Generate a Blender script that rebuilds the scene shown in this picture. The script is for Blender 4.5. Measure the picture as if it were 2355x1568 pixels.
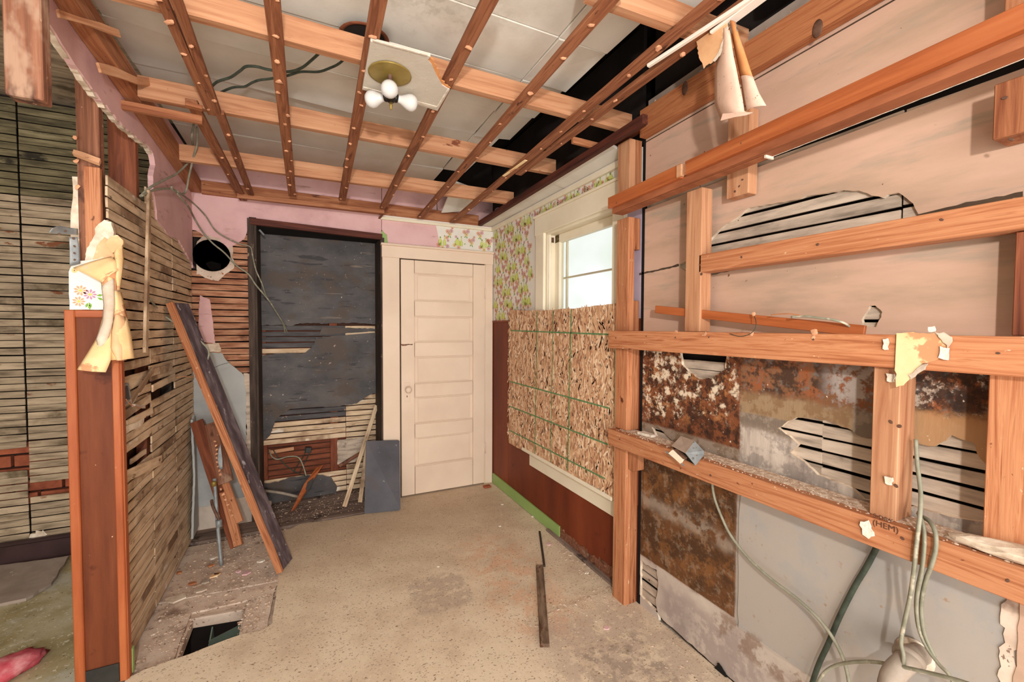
import bpy, bmesh, math, random
from mathutils import Vector, Matrix
from mathutils.geometry import tessellate_polygon
from mathutils import noise as mnoise
for o in list(bpy.data.objects): bpy.data.objects.remove(o, do_unlink=True)
SC = bpy.context.scene; COL = SC.collection
random.seed(7); RND = random.Random(11)

# ------------------------------------------------------------------ camera
F_PX = 981.56; YAW = 0.4505006; PIT = 0.0325709; ROL = -0.0040190; CAMZ = 1.41
def cam_axes():
    f = Vector((math.sin(YAW)*math.cos(PIT), math.cos(YAW)*math.cos(PIT), -math.sin(PIT)))
    r = Vector((math.cos(YAW), -math.sin(YAW), 0)); d = f.cross(r)
    c, s = math.cos(ROL), math.sin(ROL)
    return c*r + s*d, -s*r + c*d, f
CR, CD, CF = cam_axes(); CAM = Vector((0, 0, CAMZ))
cd = bpy.data.cameras.new('camera'); cam = bpy.data.objects.new('camera', cd); COL.objects.link(cam)
cd.sensor_width = 36; cd.lens = F_PX/2355*36; cd.clip_start = .02; cd.clip_end = 100
cam.matrix_world = Matrix(((CR.x, -CD.x, -CF.x, 0), (CR.y, -CD.y, -CF.y, 0), (CR.z, -CD.z, -CF.z, CAMZ), (0, 0, 0, 1)))
SC.camera = cam
# ------------------------------------------------------------------ light
w = bpy.data.worlds.new('sky'); SC.world = w; w.use_nodes = True
nt = w.node_tree; bg = nt.nodes['Background']
tc = nt.nodes.new('ShaderNodeTexCoord'); nz = nt.nodes.new('ShaderNodeTexNoise'); nz.inputs['Scale'].default_value = 7; nz.inputs['Detail'].default_value = 3
cr = nt.nodes.new('ShaderNodeValToRGB'); cr.color_ramp.elements[0].position = .35; cr.color_ramp.elements[0].color = (.80, .85, .76, 1)
cr.color_ramp.elements[1].position = .62; cr.color_ramp.elements[1].color = (.96, .98, .98, 1)
nt.links.new(tc.outputs['Generated'], nz.inputs['Vector']); nt.links.new(nz.outputs['Fac'], cr.inputs['Fac']); nt.links.new(cr.outputs['Color'], bg.inputs['Color'])
bg.inputs['Strength'].default_value = 1.05
def area(name, loc, aim, sx, sy, power, col):
    l = bpy.data.lights.new(name, 'AREA'); l.shape = 'RECTANGLE'; l.size = sx; l.size_y = sy; l.energy = power; l.color = col
    o = bpy.data.objects.new(name, l); COL.objects.link(o); o.location = loc
    o.rotation_euler = (Vector(aim)-Vector(loc)).to_track_quat('-Z', 'Y').to_euler(); return o
area('flash_light', (-.10, -.70, 1.80), (.3, 3, 1.5), .09, .09, 46, (1, .97, .93))
area('rear_fill_light', (-.2, -2.3, 1.2), (.1, 3, 1.6), 3.0, 2.0, 100, (1, .97, .94))  # soft fill added behind the camera, standing for daylight from adjoining rooms
area('ceiling_fill_light', (.25, -.9, .5), (.1, 2.1, 2.6), 1.4, .9, 24, (1, .96, .92))  # unseen low fill added to brighten the ceiling
area('side_room_light', (-2.5, .6, 1.3), (-1.4, 3.4, .9), .9, .9, 12, (1, .98, .94))
SC.view_settings.view_transform = 'Standard'; SC.view_settings.look = 'None'; SC.view_settings.gamma = 1
SC.view_settings.exposure = .06 + 0.0; SC.view_settings.use_curve_mapping = False

# ------------------------------------------------------------------ helpers
def P(x, y, ax, v):
    d = CR*((x-1177.5)/F_PX) + CD*((y-784)/F_PX) + CF
    return CAM + d*((v-CAM[ax])/d[ax])
def zc(y): return 2.40-.055*(y-1.7)            # underside of the sagging dropped frame
def PC(x, y, off=0):                            # point on that underside plane
    d = CR*((x-1177.5)/F_PX) + CD*((y-784)/F_PX) + CF
    n = Vector((0, .055, 1)); k = 2.40+.055*1.7+off
    return CAM + d*((k-n.dot(CAM))/n.dot(d))
def PX(v, pts): return [P(x, y, 0, v) for x, y in pts]
def PY(v, pts): return [P(x, y, 1, v) for x, y in pts]
def PZ(v, pts): return [P(x, y, 2, v) for x, y in pts]
def lin(c):
    l = tuple(((v/255)/12.92 if v/255 <= .04045 else ((v/255+.055)/1.055)**2.4) for v in c)
    g = .3*l[0]+.6*l[1]+.1*l[2]; k = .05
    return tuple(v*(1-k)+g*k for v in l)+(1,)
def link(name, me, m=None, parent=None):
    o = bpy.data.objects.new(name, me); COL.objects.link(o)
    if m and me and len(me.materials) == 0: me.materials.append(m)
    if parent: o.parent = parent
    return o
def tag(o, label=None, cat=None, group=None, kind=None):
    if label: o['label'] = label
    if cat: o['category'] = cat
    if group: o['group'] = group
    if kind: o['kind'] = kind
    return o
def empty(name, loc, label=None, cat=None, group=None, kind=None):
    o = bpy.data.objects.new(name, None); COL.objects.link(o); o.location = loc; o.empty_display_size = .05
    return tag(o, label, cat, group, kind)
def wmat(o): return (wmat(o.parent) @ o.matrix_parent_inverse @ o.matrix_basis) if o.parent else o.matrix_basis.copy()
def keep(child, parent):                        # parent a world-space mesh without moving it
    child.parent = parent; child.matrix_parent_inverse = wmat(parent).inverted(); return child
def bm2(bm, name, m=None, parent=None, smooth=False):
    me = bpy.data.meshes.new(name); bmesh.ops.recalc_face_normals(bm, faces=bm.faces[:]); bm.to_mesh(me); bm.free()
    if smooth:
        for p in me.polygons: p.use_smooth = True
    if m: me.materials.append(m)
    o = bpy.data.objects.new(name, me); COL.objects.link(o)
    if parent: keep(o, parent)
    return o
def boxbm(lx, ly, lz, bev=.0015, wob=0, seg=1, rg=None):
    bm = bmesh.new(); bmesh.ops.create_cube(bm, size=1)
    for v in bm.verts: v.co = Vector((v.co.x*lx, v.co.y*ly, v.co.z*lz))
    if seg > 1:
        es = [e for e in bm.edges if abs((e.verts[0].co-e.verts[1].co).x) > lx*.9]
        bmesh.ops.subdivide_edges(bm, edges=es, cuts=seg-1)
    if bev: bmesh.ops.bevel(bm, geom=bm.edges[:], offset=bev, segments=1, affect='EDGES')
    if wob:
        s = (rg or RND).uniform(0, 99)
        for v in bm.verts:
            n = mnoise.noise(Vector((v.co.x*9+s, v.co.y*30, v.co.z*30))); v.co.z += n*wob; v.co.y += n*wob*.5
    return bm
def orient(a, b, up):
    x = (b-a).normalized(); z = Vector(up); z = (z-x*z.dot(x)).normalized(); y = z.cross(x)
    m = Matrix((x, y, z)).transposed().to_4x4(); m.translation = (a+b)/2; return m
MESHC = {}
def beam(name, a, b, wy, hz, m, up=(0, 0, 1), parent=None, bev=.0015, wob=0, seg=1, share=None):
    """a box whose long axis runs a->b; wy across, hz along 'up'"""
    a = Vector(a); b = Vector(b); L = (b-a).length
    key = share and (share, round(L, 3), wy, hz)
    if key and key in MESHC: me = MESHC[key]
    else:
        bm = boxbm(L, wy, hz, bev, wob, seg); me = bpy.data.meshes.new(name); bm.to_mesh(me); bm.free(); me.materials.append(m)
        if key: MESHC[key] = me
    o = bpy.data.objects.new(name, me); COL.objects.link(o); o.matrix_world = orient(a, b, up)
    if parent:
        mw = o.matrix_basis.copy(); keep(o, parent); o.matrix_basis = mw
    return o
def abox(name, x0, x1, y0, y1, z0, z1, m, parent=None, bev=.0015, axis=None):
    """axis aligned box; long axis is local X so grain follows it"""
    d = (x1-x0, y1-y0, z1-z0); ax = axis if axis is not None else max(range(3), key=lambda i: d[i])
    c = Vector(((x0+x1)/2, (y0+y1)/2, (z0+z1)/2)); e = Vector((0, 0, 0)); e[ax] = d[ax]/2
    up = (0, 0, 1) if ax != 2 else (1, 0, 0)
    if ax == 0: wy, hz = d[1], d[2]
    elif ax == 1: wy, hz = d[0], d[2]
    else: wy, hz = d[1], d[0]
    return beam(name, c-e, c+e, wy, hz, m, up, parent, min(bev, min(d)*.3))
def rough(pts, amp, step=.03, skip=(), sd=None):
    """break an outline up: every edge but those in skip is subdivided and jittered in its plane"""
    rg = random.Random(sd or len(pts)*7+3); out = []; n = len(pts)
    mn = [max(p[i] for p in pts)-min(p[i] for p in pts) for i in range(3)]; ax = mn.index(min(mn))
    for i in range(n):
        a, b = Vector(pts[i]), Vector(pts[(i+1) % n]); out.append(a)
        if i in skip: continue
        k = int((b-a).length/step)
        for j in range(1, k+1):
            p = a.lerp(b, j/(k+1)); q = Vector([rg.uniform(-amp, amp) for _ in range(3)]); q[ax] = 0; out.append(p+q)
    return out
def slab(name, pts, off, m, parent=None, holes=(), smooth=False, em=None):
    """polygon (with holes) extruded by vector off"""
    loops = [[Vector(p) for p in pts]]+[[Vector(p) for p in h] for h in holes]
    tris = tessellate_polygon(loops); flat = [v for l in loops for v in l]; n = len(flat); off = Vector(off)
    vs = [tuple(v) for v in flat]+[tuple(v+off) for v in flat]; fs = []
    for t in tris: fs.append(tuple(t)); fs.append(tuple(i+n for i in reversed(t)))
    k = 0
    for l in loops:
        L = len(l)
        for i in range(L): a, b = k+i, k+(i+1) % L; fs.append((a, b, b+n, a+n))
        k += L
    bm = bmesh.new(); bv = [bm.verts.new(v) for v in vs]
    nt_ = 2*len(tris)
    for q, f in enumerate(fs):
        try:
            nf = bm.faces.new([bv[i] for i in f])
            if em and q >= nt_: nf.material_index = 1
        except ValueError: pass
    o = bm2(bm, name, m, parent)
    if em: o.data.materials.append(em)
    return o
def tube(name, pts, r, m, parent=None, n=7, sub=5, flat=1, caps=True):
    pts = [Vector(p) for p in pts]; q = []
    for i in range(len(pts)-1):
        p0 = pts[max(i-1, 0)]; p1 = pts[i]; p2 = pts[i+1]; p3 = pts[min(i+2, len(pts)-1)]
        for j in range(sub):
            t = j/sub; q.append(.5*((2*p1)+(p2-p0)*t+(2*p0-5*p1+4*p2-p3)*t*t+(3*p1-p0-3*p2+p3)*t**3))
    q.append(pts[-1]); bm = bmesh.new(); rings = []
    up = Vector((0, 0, 1))
    for i, p in enumerate(q):
        t = (q[min(i+1, len(q)-1)]-q[max(i-1, 0)]).normalized()
        u = up-t*up.dot(t)
        if u.length < .1: u = Vector((1, 0, 0))-t*t.x
        u.normalize(); v = t.cross(u); up = u
        rings.append([bm.verts.new(p+u*math.cos(a*2*math.pi/n)*r+v*math.sin(a*2*math.pi/n)*r*flat) for a in range(n)])
    for a, b in zip(rings, rings[1:]):
        for i in range(n): bm.faces.new((a[i], a[(i+1) % n], b[(i+1) % n], b[i]))
    if caps: bm.faces.new(rings[0]); bm.faces.new(rings[-1][::-1])
    return bm2(bm, name, m, parent, True)
def lathe(name, prof, m, mat4, parent=None, n=20, smooth=True, caps=True):
    """prof: (radius, height) along local z"""
    bm = bmesh.new(); rings = []
    for r, z in prof: rings.append([bm.verts.new((r*math.cos(i*2*math.pi/n), r*math.sin(i*2*math.pi/n), z)) for i in range(n)])
    for a, b in zip(rings, rings[1:]):
        for i in range(n): bm.faces.new((a[i], a[(i+1) % n], b[(i+1) % n], b[i]))
    if caps and prof[0][0] > 1e-5: bm.faces.new(rings[0][::-1])
    if caps and prof[-1][0] > 1e-5: bm.faces.new(rings[-1])
    bmesh.ops.remove_doubles(bm, verts=bm.verts[:], dist=1e-6)
    bmesh.ops.transform(bm, matrix=mat4, verts=bm.verts[:]); return bm2(bm, name, m, parent, smooth)
def zto(p, d):
    d = Vector(d).normalized(); m = d.to_track_quat('Z', 'Y').to_matrix().to_4x4(); m.translation = Vector(p); return m
def ribbon(name, L, R, m, parent=None, th=.0015, nx=6, sub=4, bulge=0, crumple=.003, bn=None):
    """sheet between two matching polylines, with thickness: torn paper, cloth, drooping sheet"""
    def dense(P_):
        o = []
        for i in range(len(P_)-1):
            for j in range(sub): o.append(Vector(P_[i]).lerp(Vector(P_[i+1]), j/sub))
        return o+[Vector(P_[-1])]
    L = dense(L); R = dense(R); bm = bmesh.new(); g = []; bn = Vector(bn or (0, -1, 0)); s = RND.uniform(0, 50)
    for a, b in zip(L, R):
        row = []
        for i in range(nx+1):
            t = i/nx; p = a.lerp(b, t)+bn*(math.sin(t*math.pi)*bulge)
            p += bn*mnoise.noise(p*14+Vector((s, s, s)))*crumple; row.append(bm.verts.new(p))
        g.append(row)
    for r0, r1 in zip(g, g[1:]):
        for i in range(nx): bm.faces.new((r0[i], r0[i+1], r1[i+1], r1[i]))
    bmesh.ops.recalc_face_normals(bm, faces=bm.faces[:])
    bmesh.ops.solidify(bm, geom=bm.faces[:], thickness=th)
    return bm2(bm, name, m, parent, True)

# ------------------------------------------------------------------ materials
def mat(name, stops, scale=6, detail=6, stretch=(1, 1, 1), rough_=.8, bump=.15, bscale=None, spots=(), boxes=(), rnd=.25, metal=0, dist=0, spec=.3, kind='noise', bstretch=None):
    """stops: [(pos, rgb)], spots: [(scale, threshold, softness, rgb, stretch)], boxes: [(axisA,lo,hi,axisB,lo,hi,soft,wobble,rgb,opacity,(breakup scale,thr))]"""
    m = bpy.data.materials.new(name); m.use_nodes = True; N = m.node_tree.nodes; K = m.node_tree.links
    b = N['Principled BSDF']; b.inputs['Roughness'].default_value = rough_; b.inputs['Metallic'].default_value = metal
    b.inputs['Specular IOR Level'].default_value = spec
    tc = N.new('ShaderNodeTexCoord'); oi = N.new('ShaderNodeObjectInfo')
    ofs = N.new('ShaderNodeVectorMath'); ofs.operation = 'ADD'; mu = N.new('ShaderNodeVectorMath'); mu.operation = 'SCALE'
    cx = N.new('ShaderNodeCombineXYZ'); K.new(oi.outputs['Random'], cx.inputs[0]); K.new(oi.outputs['Random'], cx.inputs[1]); K.new(oi.outputs['Random'], cx.inputs[2])
    K.new(cx.outputs[0], mu.inputs[0]); mu.inputs['Scale'].default_value = 37.0
    K.new(tc.outputs['Object'], ofs.inputs[0]); K.new(mu.outputs[0], ofs.inputs[1])
    def nz(sc, det, st, rough=.6, raw=False, d=0):
        mp = N.new('ShaderNodeMapping'); mp.inputs['Scale'].default_value = st
        K.new(tc.outputs['Object'] if raw else ofs.outputs[0], mp.inputs[0])
        t = N.new('ShaderNodeTexNoise'); t.inputs['Scale'].default_value = sc; t.inputs['Detail'].default_value = det; t.inputs['Roughness'].default_value = rough; t.inputs['Distortion'].default_value = d
        K.new(mp.outputs[0], t.inputs['Vector']); return t
    if kind == 'voronoi':
        mp = N.new('ShaderNodeMapping'); mp.inputs['Scale'].default_value = stretch; K.new(ofs.outputs[0], mp.inputs[0])
        base = N.new('ShaderNodeTexVoronoi'); base.inputs['Scale'].default_value = scale
        dn = nz(9, 3, (1, 1, 1)); ad = N.new('ShaderNodeVectorMath'); ad.operation = 'MULTIPLY_ADD'; ad.inputs[1].default_value = (.35, .35, .35)
        K.new(dn.outputs['Color'], ad.inputs[0]); K.new(mp.outputs[0], ad.inputs[2]); K.new(ad.outputs[0], base.inputs['Vector'])
        sp = N.new('ShaderNodeSeparateColor'); K.new(base.outputs['Color'], sp.inputs[0]); fac = sp.outputs[0]
    else:
        base = nz(scale, detail, stretch, d=dist); fac = base.outputs['Fac']
    r = N.new('ShaderNodeValToRGB'); e = r.color_ramp.elements
    e[0].position, e[0].color = stops[0][0], lin(stops[0][1]); e[1].position, e[1].color = stops[-1][0], lin(stops[-1][1])
    for p, c in stops[1:-1]: q = e.new(p); q.color = lin(c)
    K.new(fac, r.inputs[0]); out = r.outputs[0]
    def mixc(f, c):
        nonlocal out
        mx = N.new('ShaderNodeMix'); mx.data_type = 'RGBA'; K.new(f, mx.inputs[0]); K.new(out, mx.inputs[6])
        mx.inputs[7].default_value = lin(c); out = mx.outputs[2]
    def ss(src, lo, hi):
        q = N.new('ShaderNodeMapRange'); q.interpolation_type = 'SMOOTHSTEP'; K.new(src, q.inputs[0])
        q.inputs[1].default_value = lo; q.inputs[2].default_value = hi; return q.outputs[0]
    def mth(op, a, bb):
        q = N.new('ShaderNodeMath'); q.operation = op
        for i, s in enumerate((a, bb)):
            if isinstance(s, (int, float)): q.inputs[i].default_value = s
            else: K.new(s, q.inputs[i])
        return q.outputs[0]
    sepx = None
    for (A, a0, a1, B, b0, b1, soft, wob, rgb, op, brk) in boxes:
        if sepx is None:
            sepx = N.new('ShaderNodeSeparateXYZ'); K.new(tc.outputs['Object'], sepx.inputs[0])
            wn = nz(7, 5, (1, 1, 1), .65, True); wn2 = nz(9.3, 5, (1, 1, 1.3), .65, True)
        wa = mth('MULTIPLY', mth('SUBTRACT', wn.outputs['Fac'], .5), wob*2); wb = mth('MULTIPLY', mth('SUBTRACT', wn2.outputs['Fac'], .5), wob*2)
        ca = mth('ADD', sepx.outputs[A], wa); cb = mth('ADD', sepx.outputs[B], wb)
        k = mth('MULTIPLY', mth('MULTIPLY', ss(ca, a0-soft, a0+soft), ss(ca, a1+soft, a1-soft)), mth('MULTIPLY', ss(cb, b0-soft, b0+soft), ss(cb, b1+soft, b1-soft)))
        k = mth('MULTIPLY', k, op)
        if brk: k = mth('MULTIPLY', k, ss(nz(brk[0], 8, (1, 1, 1), .7, True).outputs['Fac'], brk[1]-.05, brk[1]+.05))
        mixc(k, rgb)
    for (sc, th, sf, rgb, st) in spots: mixc(ss(nz(sc, 5, st).outputs['Fac'], th-sf, th+sf), rgb)
    if rnd:
        hs = N.new('ShaderNodeHueSaturation'); K.new(out, hs.inputs['Color'])
        mr = N.new('ShaderNodeMapRange'); K.new(oi.outputs['Random'], mr.inputs[0]); mr.inputs[3].default_value = 1-rnd; mr.inputs[4].default_value = 1+rnd*.6
        K.new(mr.outputs[0], hs.inputs['Value']); out = hs.outputs[0]
    K.new(out, b.inputs['Base Color'])
    if bump:
        bp = N.new('ShaderNodeBump'); bp.inputs['Strength'].default_value = bump; bp.inputs['Distance'].default_value = .004
        K.new(nz(bscale or scale*3, 6, bstretch or stretch).outputs['Fac'], bp.inputs['Height']); K.new(bp.outputs[0], b.inputs['Normal'])
    return m
G = (.55, 9, 9)     # grain runs along local X
M = {}
M['fir'] = mat('fir_lumber', [(.30, (122, 64, 34)), (.48, (158, 96, 58)), (.60, (178, 118, 78)), (.75, (138, 78, 44))], 4, 8, G, .65, .3, dist=1.2, rnd=.13, spots=[(3.2, .68, .03, (84, 38, 18), (1.2, 4, 4)), (60, .70, .02, (110, 60, 34), (.6, 1, 1))])
M['fir_pale'] = mat('pale_fir_lumber', [(.30, (152, 94, 60)), (.5, (184, 130, 92)), (.7, (198, 148, 110))], 3.5, 8, G, .65, .25, dist=.8, rnd=.10, spots=[(3.0, .70, .02, (120, 62, 36), (1.5, 5, 5)), (50, .71, .02, (128, 78, 50), (.6, 1, 1))])
M['strip'] = mat('furring_wood', [(.30, (96, 50, 28)), (.48, (132, 78, 48)), (.62, (152, 96, 62)), (.75, (108, 60, 36))], 5, 8, G, .72, .3, dist=1.6, rnd=.12, spots=[(5, .66, .03, (74, 38, 22), (1.5, 4, 4))])
M['orange'] = mat('varnished_batten', [(.3, (142, 70, 30)), (.5, (168, 88, 42)), (.7, (180, 102, 54))], 4, 7, G, .45, .12, dist=.6, rnd=.08, spots=[(50, .71, .02, (120, 62, 32), (.6, 1, 1))])
M['knotty'] = mat('knotty_wall_board', [(.30, (128, 68, 34)), (.45, (162, 96, 56)), (.58, (176, 112, 68)), (.70, (140, 76, 40))], 4, 9, (9, .5, 11), .6, .3, dist=2.4, rnd=0)
M['rail'] = mat('rail_lumber', [(.30, (140, 76, 42)), (.45, (172, 106, 66)), (.58, (190, 128, 86)), (.70, (156, 88, 50))], 3.4, 9, (.5, 12, 12), .6, .3, dist=2.4, rnd=.08, spots=[(3, .70, .02, (92, 44, 22), (2, 4, 4)), (30, .69, .02, (206, 172, 140), (1, 2, 2)), (60, .71, .02, (110, 60, 34), (.6, 1, 1))])
M['brownboard'] = mat('brown_stained_board', [(.3, (128, 70, 40)), (.6, (160, 94, 58)), (.8, (176, 110, 72))], 6, 5, (.8, 3, 3), .6, .1, rnd=.05)
M['dark_fir'] = mat('dark_fir', [(.3, (78, 36, 20)), (.5, (120, 62, 36)), (.7, (146, 82, 50))], 4, 7, G, .7, .25, dist=1, rnd=.15)
M['old_stud'] = mat('old_rough_stud', [(.3, (92, 54, 36)), (.5, (128, 80, 56)), (.7, (152, 102, 76))], 5, 9, (.5, 16, 16), .8, .45, dist=.3, rnd=.12, spots=[(6, .58, .06, (76, 46, 34), (1, 2, 2)), (40, .68, .02, (198, 170, 146), (1, 1, 1)), (3, .62, .04, (160, 124, 100), (1, 2, 2))])
M['lath'] = mat('rough_lath', [(.28, (160, 132, 102)), (.42, (196, 166, 132)), (.56, (216, 188, 154)), (.75, (224, 202, 172))], 5, 8, (1, 7, 7), .9, .3, rnd=.13, spots=[(2.2, .60, .07, (134, 104, 78), (1, 1, 1)), (6, .66, .03, (112, 84, 62), (1, 3, 3)), (7, .66, .04, (226, 212, 194), (1, 2, 2))])
M['lath_shade'] = mat('shaded_lath', [(.28, (58, 50, 36)), (.45, (92, 82, 58)), (.6, (120, 108, 78)), (.75, (140, 128, 98))], 5, 8, (1, 7, 7), .9, .3, rnd=.2, spots=[(4, .64, .04, (44, 38, 28), (1, 2, 2))])  # far-room lath with the header's shadow put into its colour
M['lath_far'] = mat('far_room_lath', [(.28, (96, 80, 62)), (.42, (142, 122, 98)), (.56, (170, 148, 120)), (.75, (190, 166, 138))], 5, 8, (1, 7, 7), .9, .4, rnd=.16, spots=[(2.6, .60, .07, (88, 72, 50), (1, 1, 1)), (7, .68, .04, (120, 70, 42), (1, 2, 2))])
M['lath_red'] = mat('reddish_lath', [(.28, (96, 58, 40)), (.45, (150, 98, 70)), (.6, (184, 134, 102)), (.75, (200, 156, 126))], 5, 8, (1, 7, 7), .9, .4, rnd=.15, spots=[(4, .60, .06, (84, 48, 32), (1, 1, 1))])
M['lath_grey'] = mat('grey_painted_lath', [(.3, (62, 60, 62)), (.6, (92, 88, 88)), (.8, (108, 100, 94))], 6, 7, (1, 7, 7), .85, .35, rnd=.08, spots=[(9, .68, .02, (196, 160, 130), (1, 1, 1))])
M['lath_white'] = mat('limewashed_lath', [(.28, (122, 108, 94)), (.45, (170, 152, 134)), (.6, (196, 176, 156)), (.75, (208, 190, 170))], 5, 8, (1, 6, 6), .9, .4, rnd=.10, spots=[(4, .64, .05, (110, 98, 88), (1, 1, 1)), (18, .72, .02, (70, 50, 40), (1, 1, 1))])
M['lath_deep'] = mat('deep_red_lath', [(.3, (92, 44, 26)), (.6, (134, 72, 46)), (.8, (150, 88, 60))], 5, 6, (1, 7, 7), .85, .3, rnd=.12)
M['pink'] = mat('pink_distemper', [(.3, (196, 152, 150)), (.5, (216, 172, 170)), (.7, (222, 182, 180))], 3, 6, (1, 1, 1), .9, .1, 30, rnd=0, spots=[(5, .66, .06, (178, 136, 128), (1, 1, 4))])
M['pinkR'] = mat('pink_tan_plaster', [(.30, (164, 138, 116)), (.45, (188, 153, 129)), (.58, (197, 159, 137)), (.72, (192, 162, 136))], 2.2, 6, (1, .7, 3.2), .85, .2, 24, rnd=0, spots=[(4, .62, .08, (168, 146, 126), (1, .6, 4)), (44, .73, .012, (96, 66, 48), (1, 1, 1)), (30, .75, .015, (232, 214, 198), (1, 1, 1)), (3, .70, .03, (196, 150, 126), (1, 1, 1))])
M['plaster_edge'] = mat('broken_plaster', [(.3, (176, 150, 126)), (.5, (216, 196, 172)), (.7, (236, 222, 200))], 18, 6, (1, 1, 1), .95, .5, rnd=.08)
M['gyp'] = mat('white_gypsum', [(.3, (200, 184, 162)), (.5, (222, 208, 190)), (.7, (234, 222, 206))], 40, 6, (1, 1, 1), .95, .6, rnd=.05)
M['tile'] = mat('ceiling_fibre_tile', [(.35, (206, 198, 184)), (.55, (218, 212, 200)), (.7, (224, 218, 206))], 2, 5, (1, 1, 1), .9, .12, 60, rnd=.04, spots=[(46, .76, .015, (150, 130, 106), (1, 1, 1))], boxes=[(0, .15, .75, 1, .6, 1.5, .25, .3, (178, 168, 148), .6, (9, .45)), (0, .25, .6, 1, .9, 1.6, .2, .2, (120, 110, 92), .35, (22, .52))])
M['greyplaster'] = mat('blue_grey_plaster', [(.3, (142, 146, 148)), (.5, (166, 168, 166)), (.7, (178, 178, 172))], 3, 6, (1, 1, 1), .85, .12, 30, rnd=0, spots=[(30, .73, .02, (70, 62, 56), (1, 1, 1))])
M['niche'] = mat('sooty_grey_plaster', [(.28, (52, 48, 48)), (.45, (72, 68, 68)), (.6, (88, 82, 80)), (.75, (98, 88, 82))], 3.2, 9, (1, 1, 1.6), .6, .5, 14, rnd=0, spots=[(3.2, .57, .08, (80, 66, 56), (1, 1, 1.5)), (10, .62, .03, (54, 50, 52), (.5, 1, 3)), (22, .70, .012, (190, 168, 148), (1, 1, 1.2)), (70, .69, .015, (150, 134, 120), (1, 1, 1)), (4, .68, .02, (120, 104, 92), (.4, 1, 6))])
M['soot'] = mat('sooty_wood', [(.3, (40, 32, 28)), (.5, (66, 52, 44)), (.7, (92, 76, 64))], 5, 7, (.7, 6, 6), .8, .35, rnd=.1, spots=[(8, .68, .03, (150, 124, 100), (1, 2, 2))])
M['redbeam'] = mat('dark_red_beam', [(.3, (46, 20, 14)), (.5, (78, 34, 22)), (.7, (104, 50, 32))], 5, 6, G, .7, .3, rnd=.1)
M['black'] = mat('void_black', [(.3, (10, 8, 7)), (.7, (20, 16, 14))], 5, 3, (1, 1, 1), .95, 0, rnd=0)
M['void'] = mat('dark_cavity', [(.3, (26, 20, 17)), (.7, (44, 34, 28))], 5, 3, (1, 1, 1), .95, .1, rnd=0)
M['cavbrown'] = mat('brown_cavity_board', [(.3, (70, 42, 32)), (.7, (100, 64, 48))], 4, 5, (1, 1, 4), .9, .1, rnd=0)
M['door'] = mat('cream_gloss_paint', [(.3, (216, 190, 166)), (.6, (226, 202, 178)), (.8, (222, 196, 172))], 2, 4, (1, 1, 1), .5, .05, 20, rnd=0, spots=[(40, .77, .01, (120, 100, 80), (1, 1, 1))])
M['cream'] = mat('cream_window_paint', [(.3, (220, 206, 178)), (.7, (236, 224, 198))], 3, 4, (1, 1, 1), .5, .06, 25, rnd=.02)
M['crack'] = mat('dark_joint', [(.3, (60, 44, 32)), (.7, (84, 66, 50))], 9, 3, (1, 1, 1), .95, 0, rnd=0)
M['paperwhite'] = mat('wallpaper_ground', [(.3, (214, 208, 196)), (.7, (226, 220, 208))], 4, 4, (1, 1, 1), .8, .05, 50, rnd=0)
M['redpanel'] = mat('mahogany_panelling', [(.3, (88, 34, 16)), (.5, (114, 48, 22)), (.65, (132, 60, 28)), (.8, (100, 42, 20))], 3, 6, (1, 1, .25), .5, .06, 20, rnd=0, spots=[(9, .70, .04, (70, 30, 16), (1, 1, .6)), (30, .76, .01, (190, 160, 130), (1, 1, 1))], spec=.2)
M['postpanel'] = mat('brown_plywood_panel', [(.3, (88, 40, 18)), (.5, (106, 52, 26)), (.7, (122, 64, 34))], 5, 8, (.35, 4, 4), .55, .06, rnd=0, spots=[(9, .66, .05, (78, 34, 16), (1, 1, 1)), (44, .75, .01, (206, 170, 130), (1, 1, 1))], spec=.2)
M['posttrim'] = mat('orange_edge_trim', [(.3, (138, 66, 28)), (.5, (160, 80, 38)), (.7, (174, 96, 50))], 4, 6, (.6, 6, 6), .45, .08, rnd=.04, spots=[(30, .72, .02, (214, 166, 118), (1, 1, 1))])
M['osb'] = mat('oriented_strand_board', [(.0, (156, 106, 74)), (.2, (188, 138, 98)), (.45, (210, 164, 122)), (.7, (224, 184, 144)), (1, (176, 122, 86))], 15, 4, (1, 5, 1.1), .75, .35, 40, rnd=0, kind='voronoi', spots=[(24, .60, .02, (120, 74, 46), (1, 5.5, .8)), (22, .62, .02, (226, 190, 150), (1, 6, .9)), (50, .68, .02, (100, 62, 40), (1, 3, .8))])
M['greenink'] = mat('green_line_ink', [(.3, (62, 118, 70)), (.7, (104, 142, 88))], 60, 3, (1, 1, 1), .8, 0, rnd=0, spots=[(90, .60, .04, (176, 146, 104), (1, 1, 1))])
M['greenbase'] = mat('green_painted_skirting', [(.3, (134, 164, 88)), (.7, (150, 178, 102))], 4, 4, (1, 1, 1), .5, .05, rnd=0, spots=[(24, .74, .02, (196, 196, 150), (1, 1, 1))])
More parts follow.
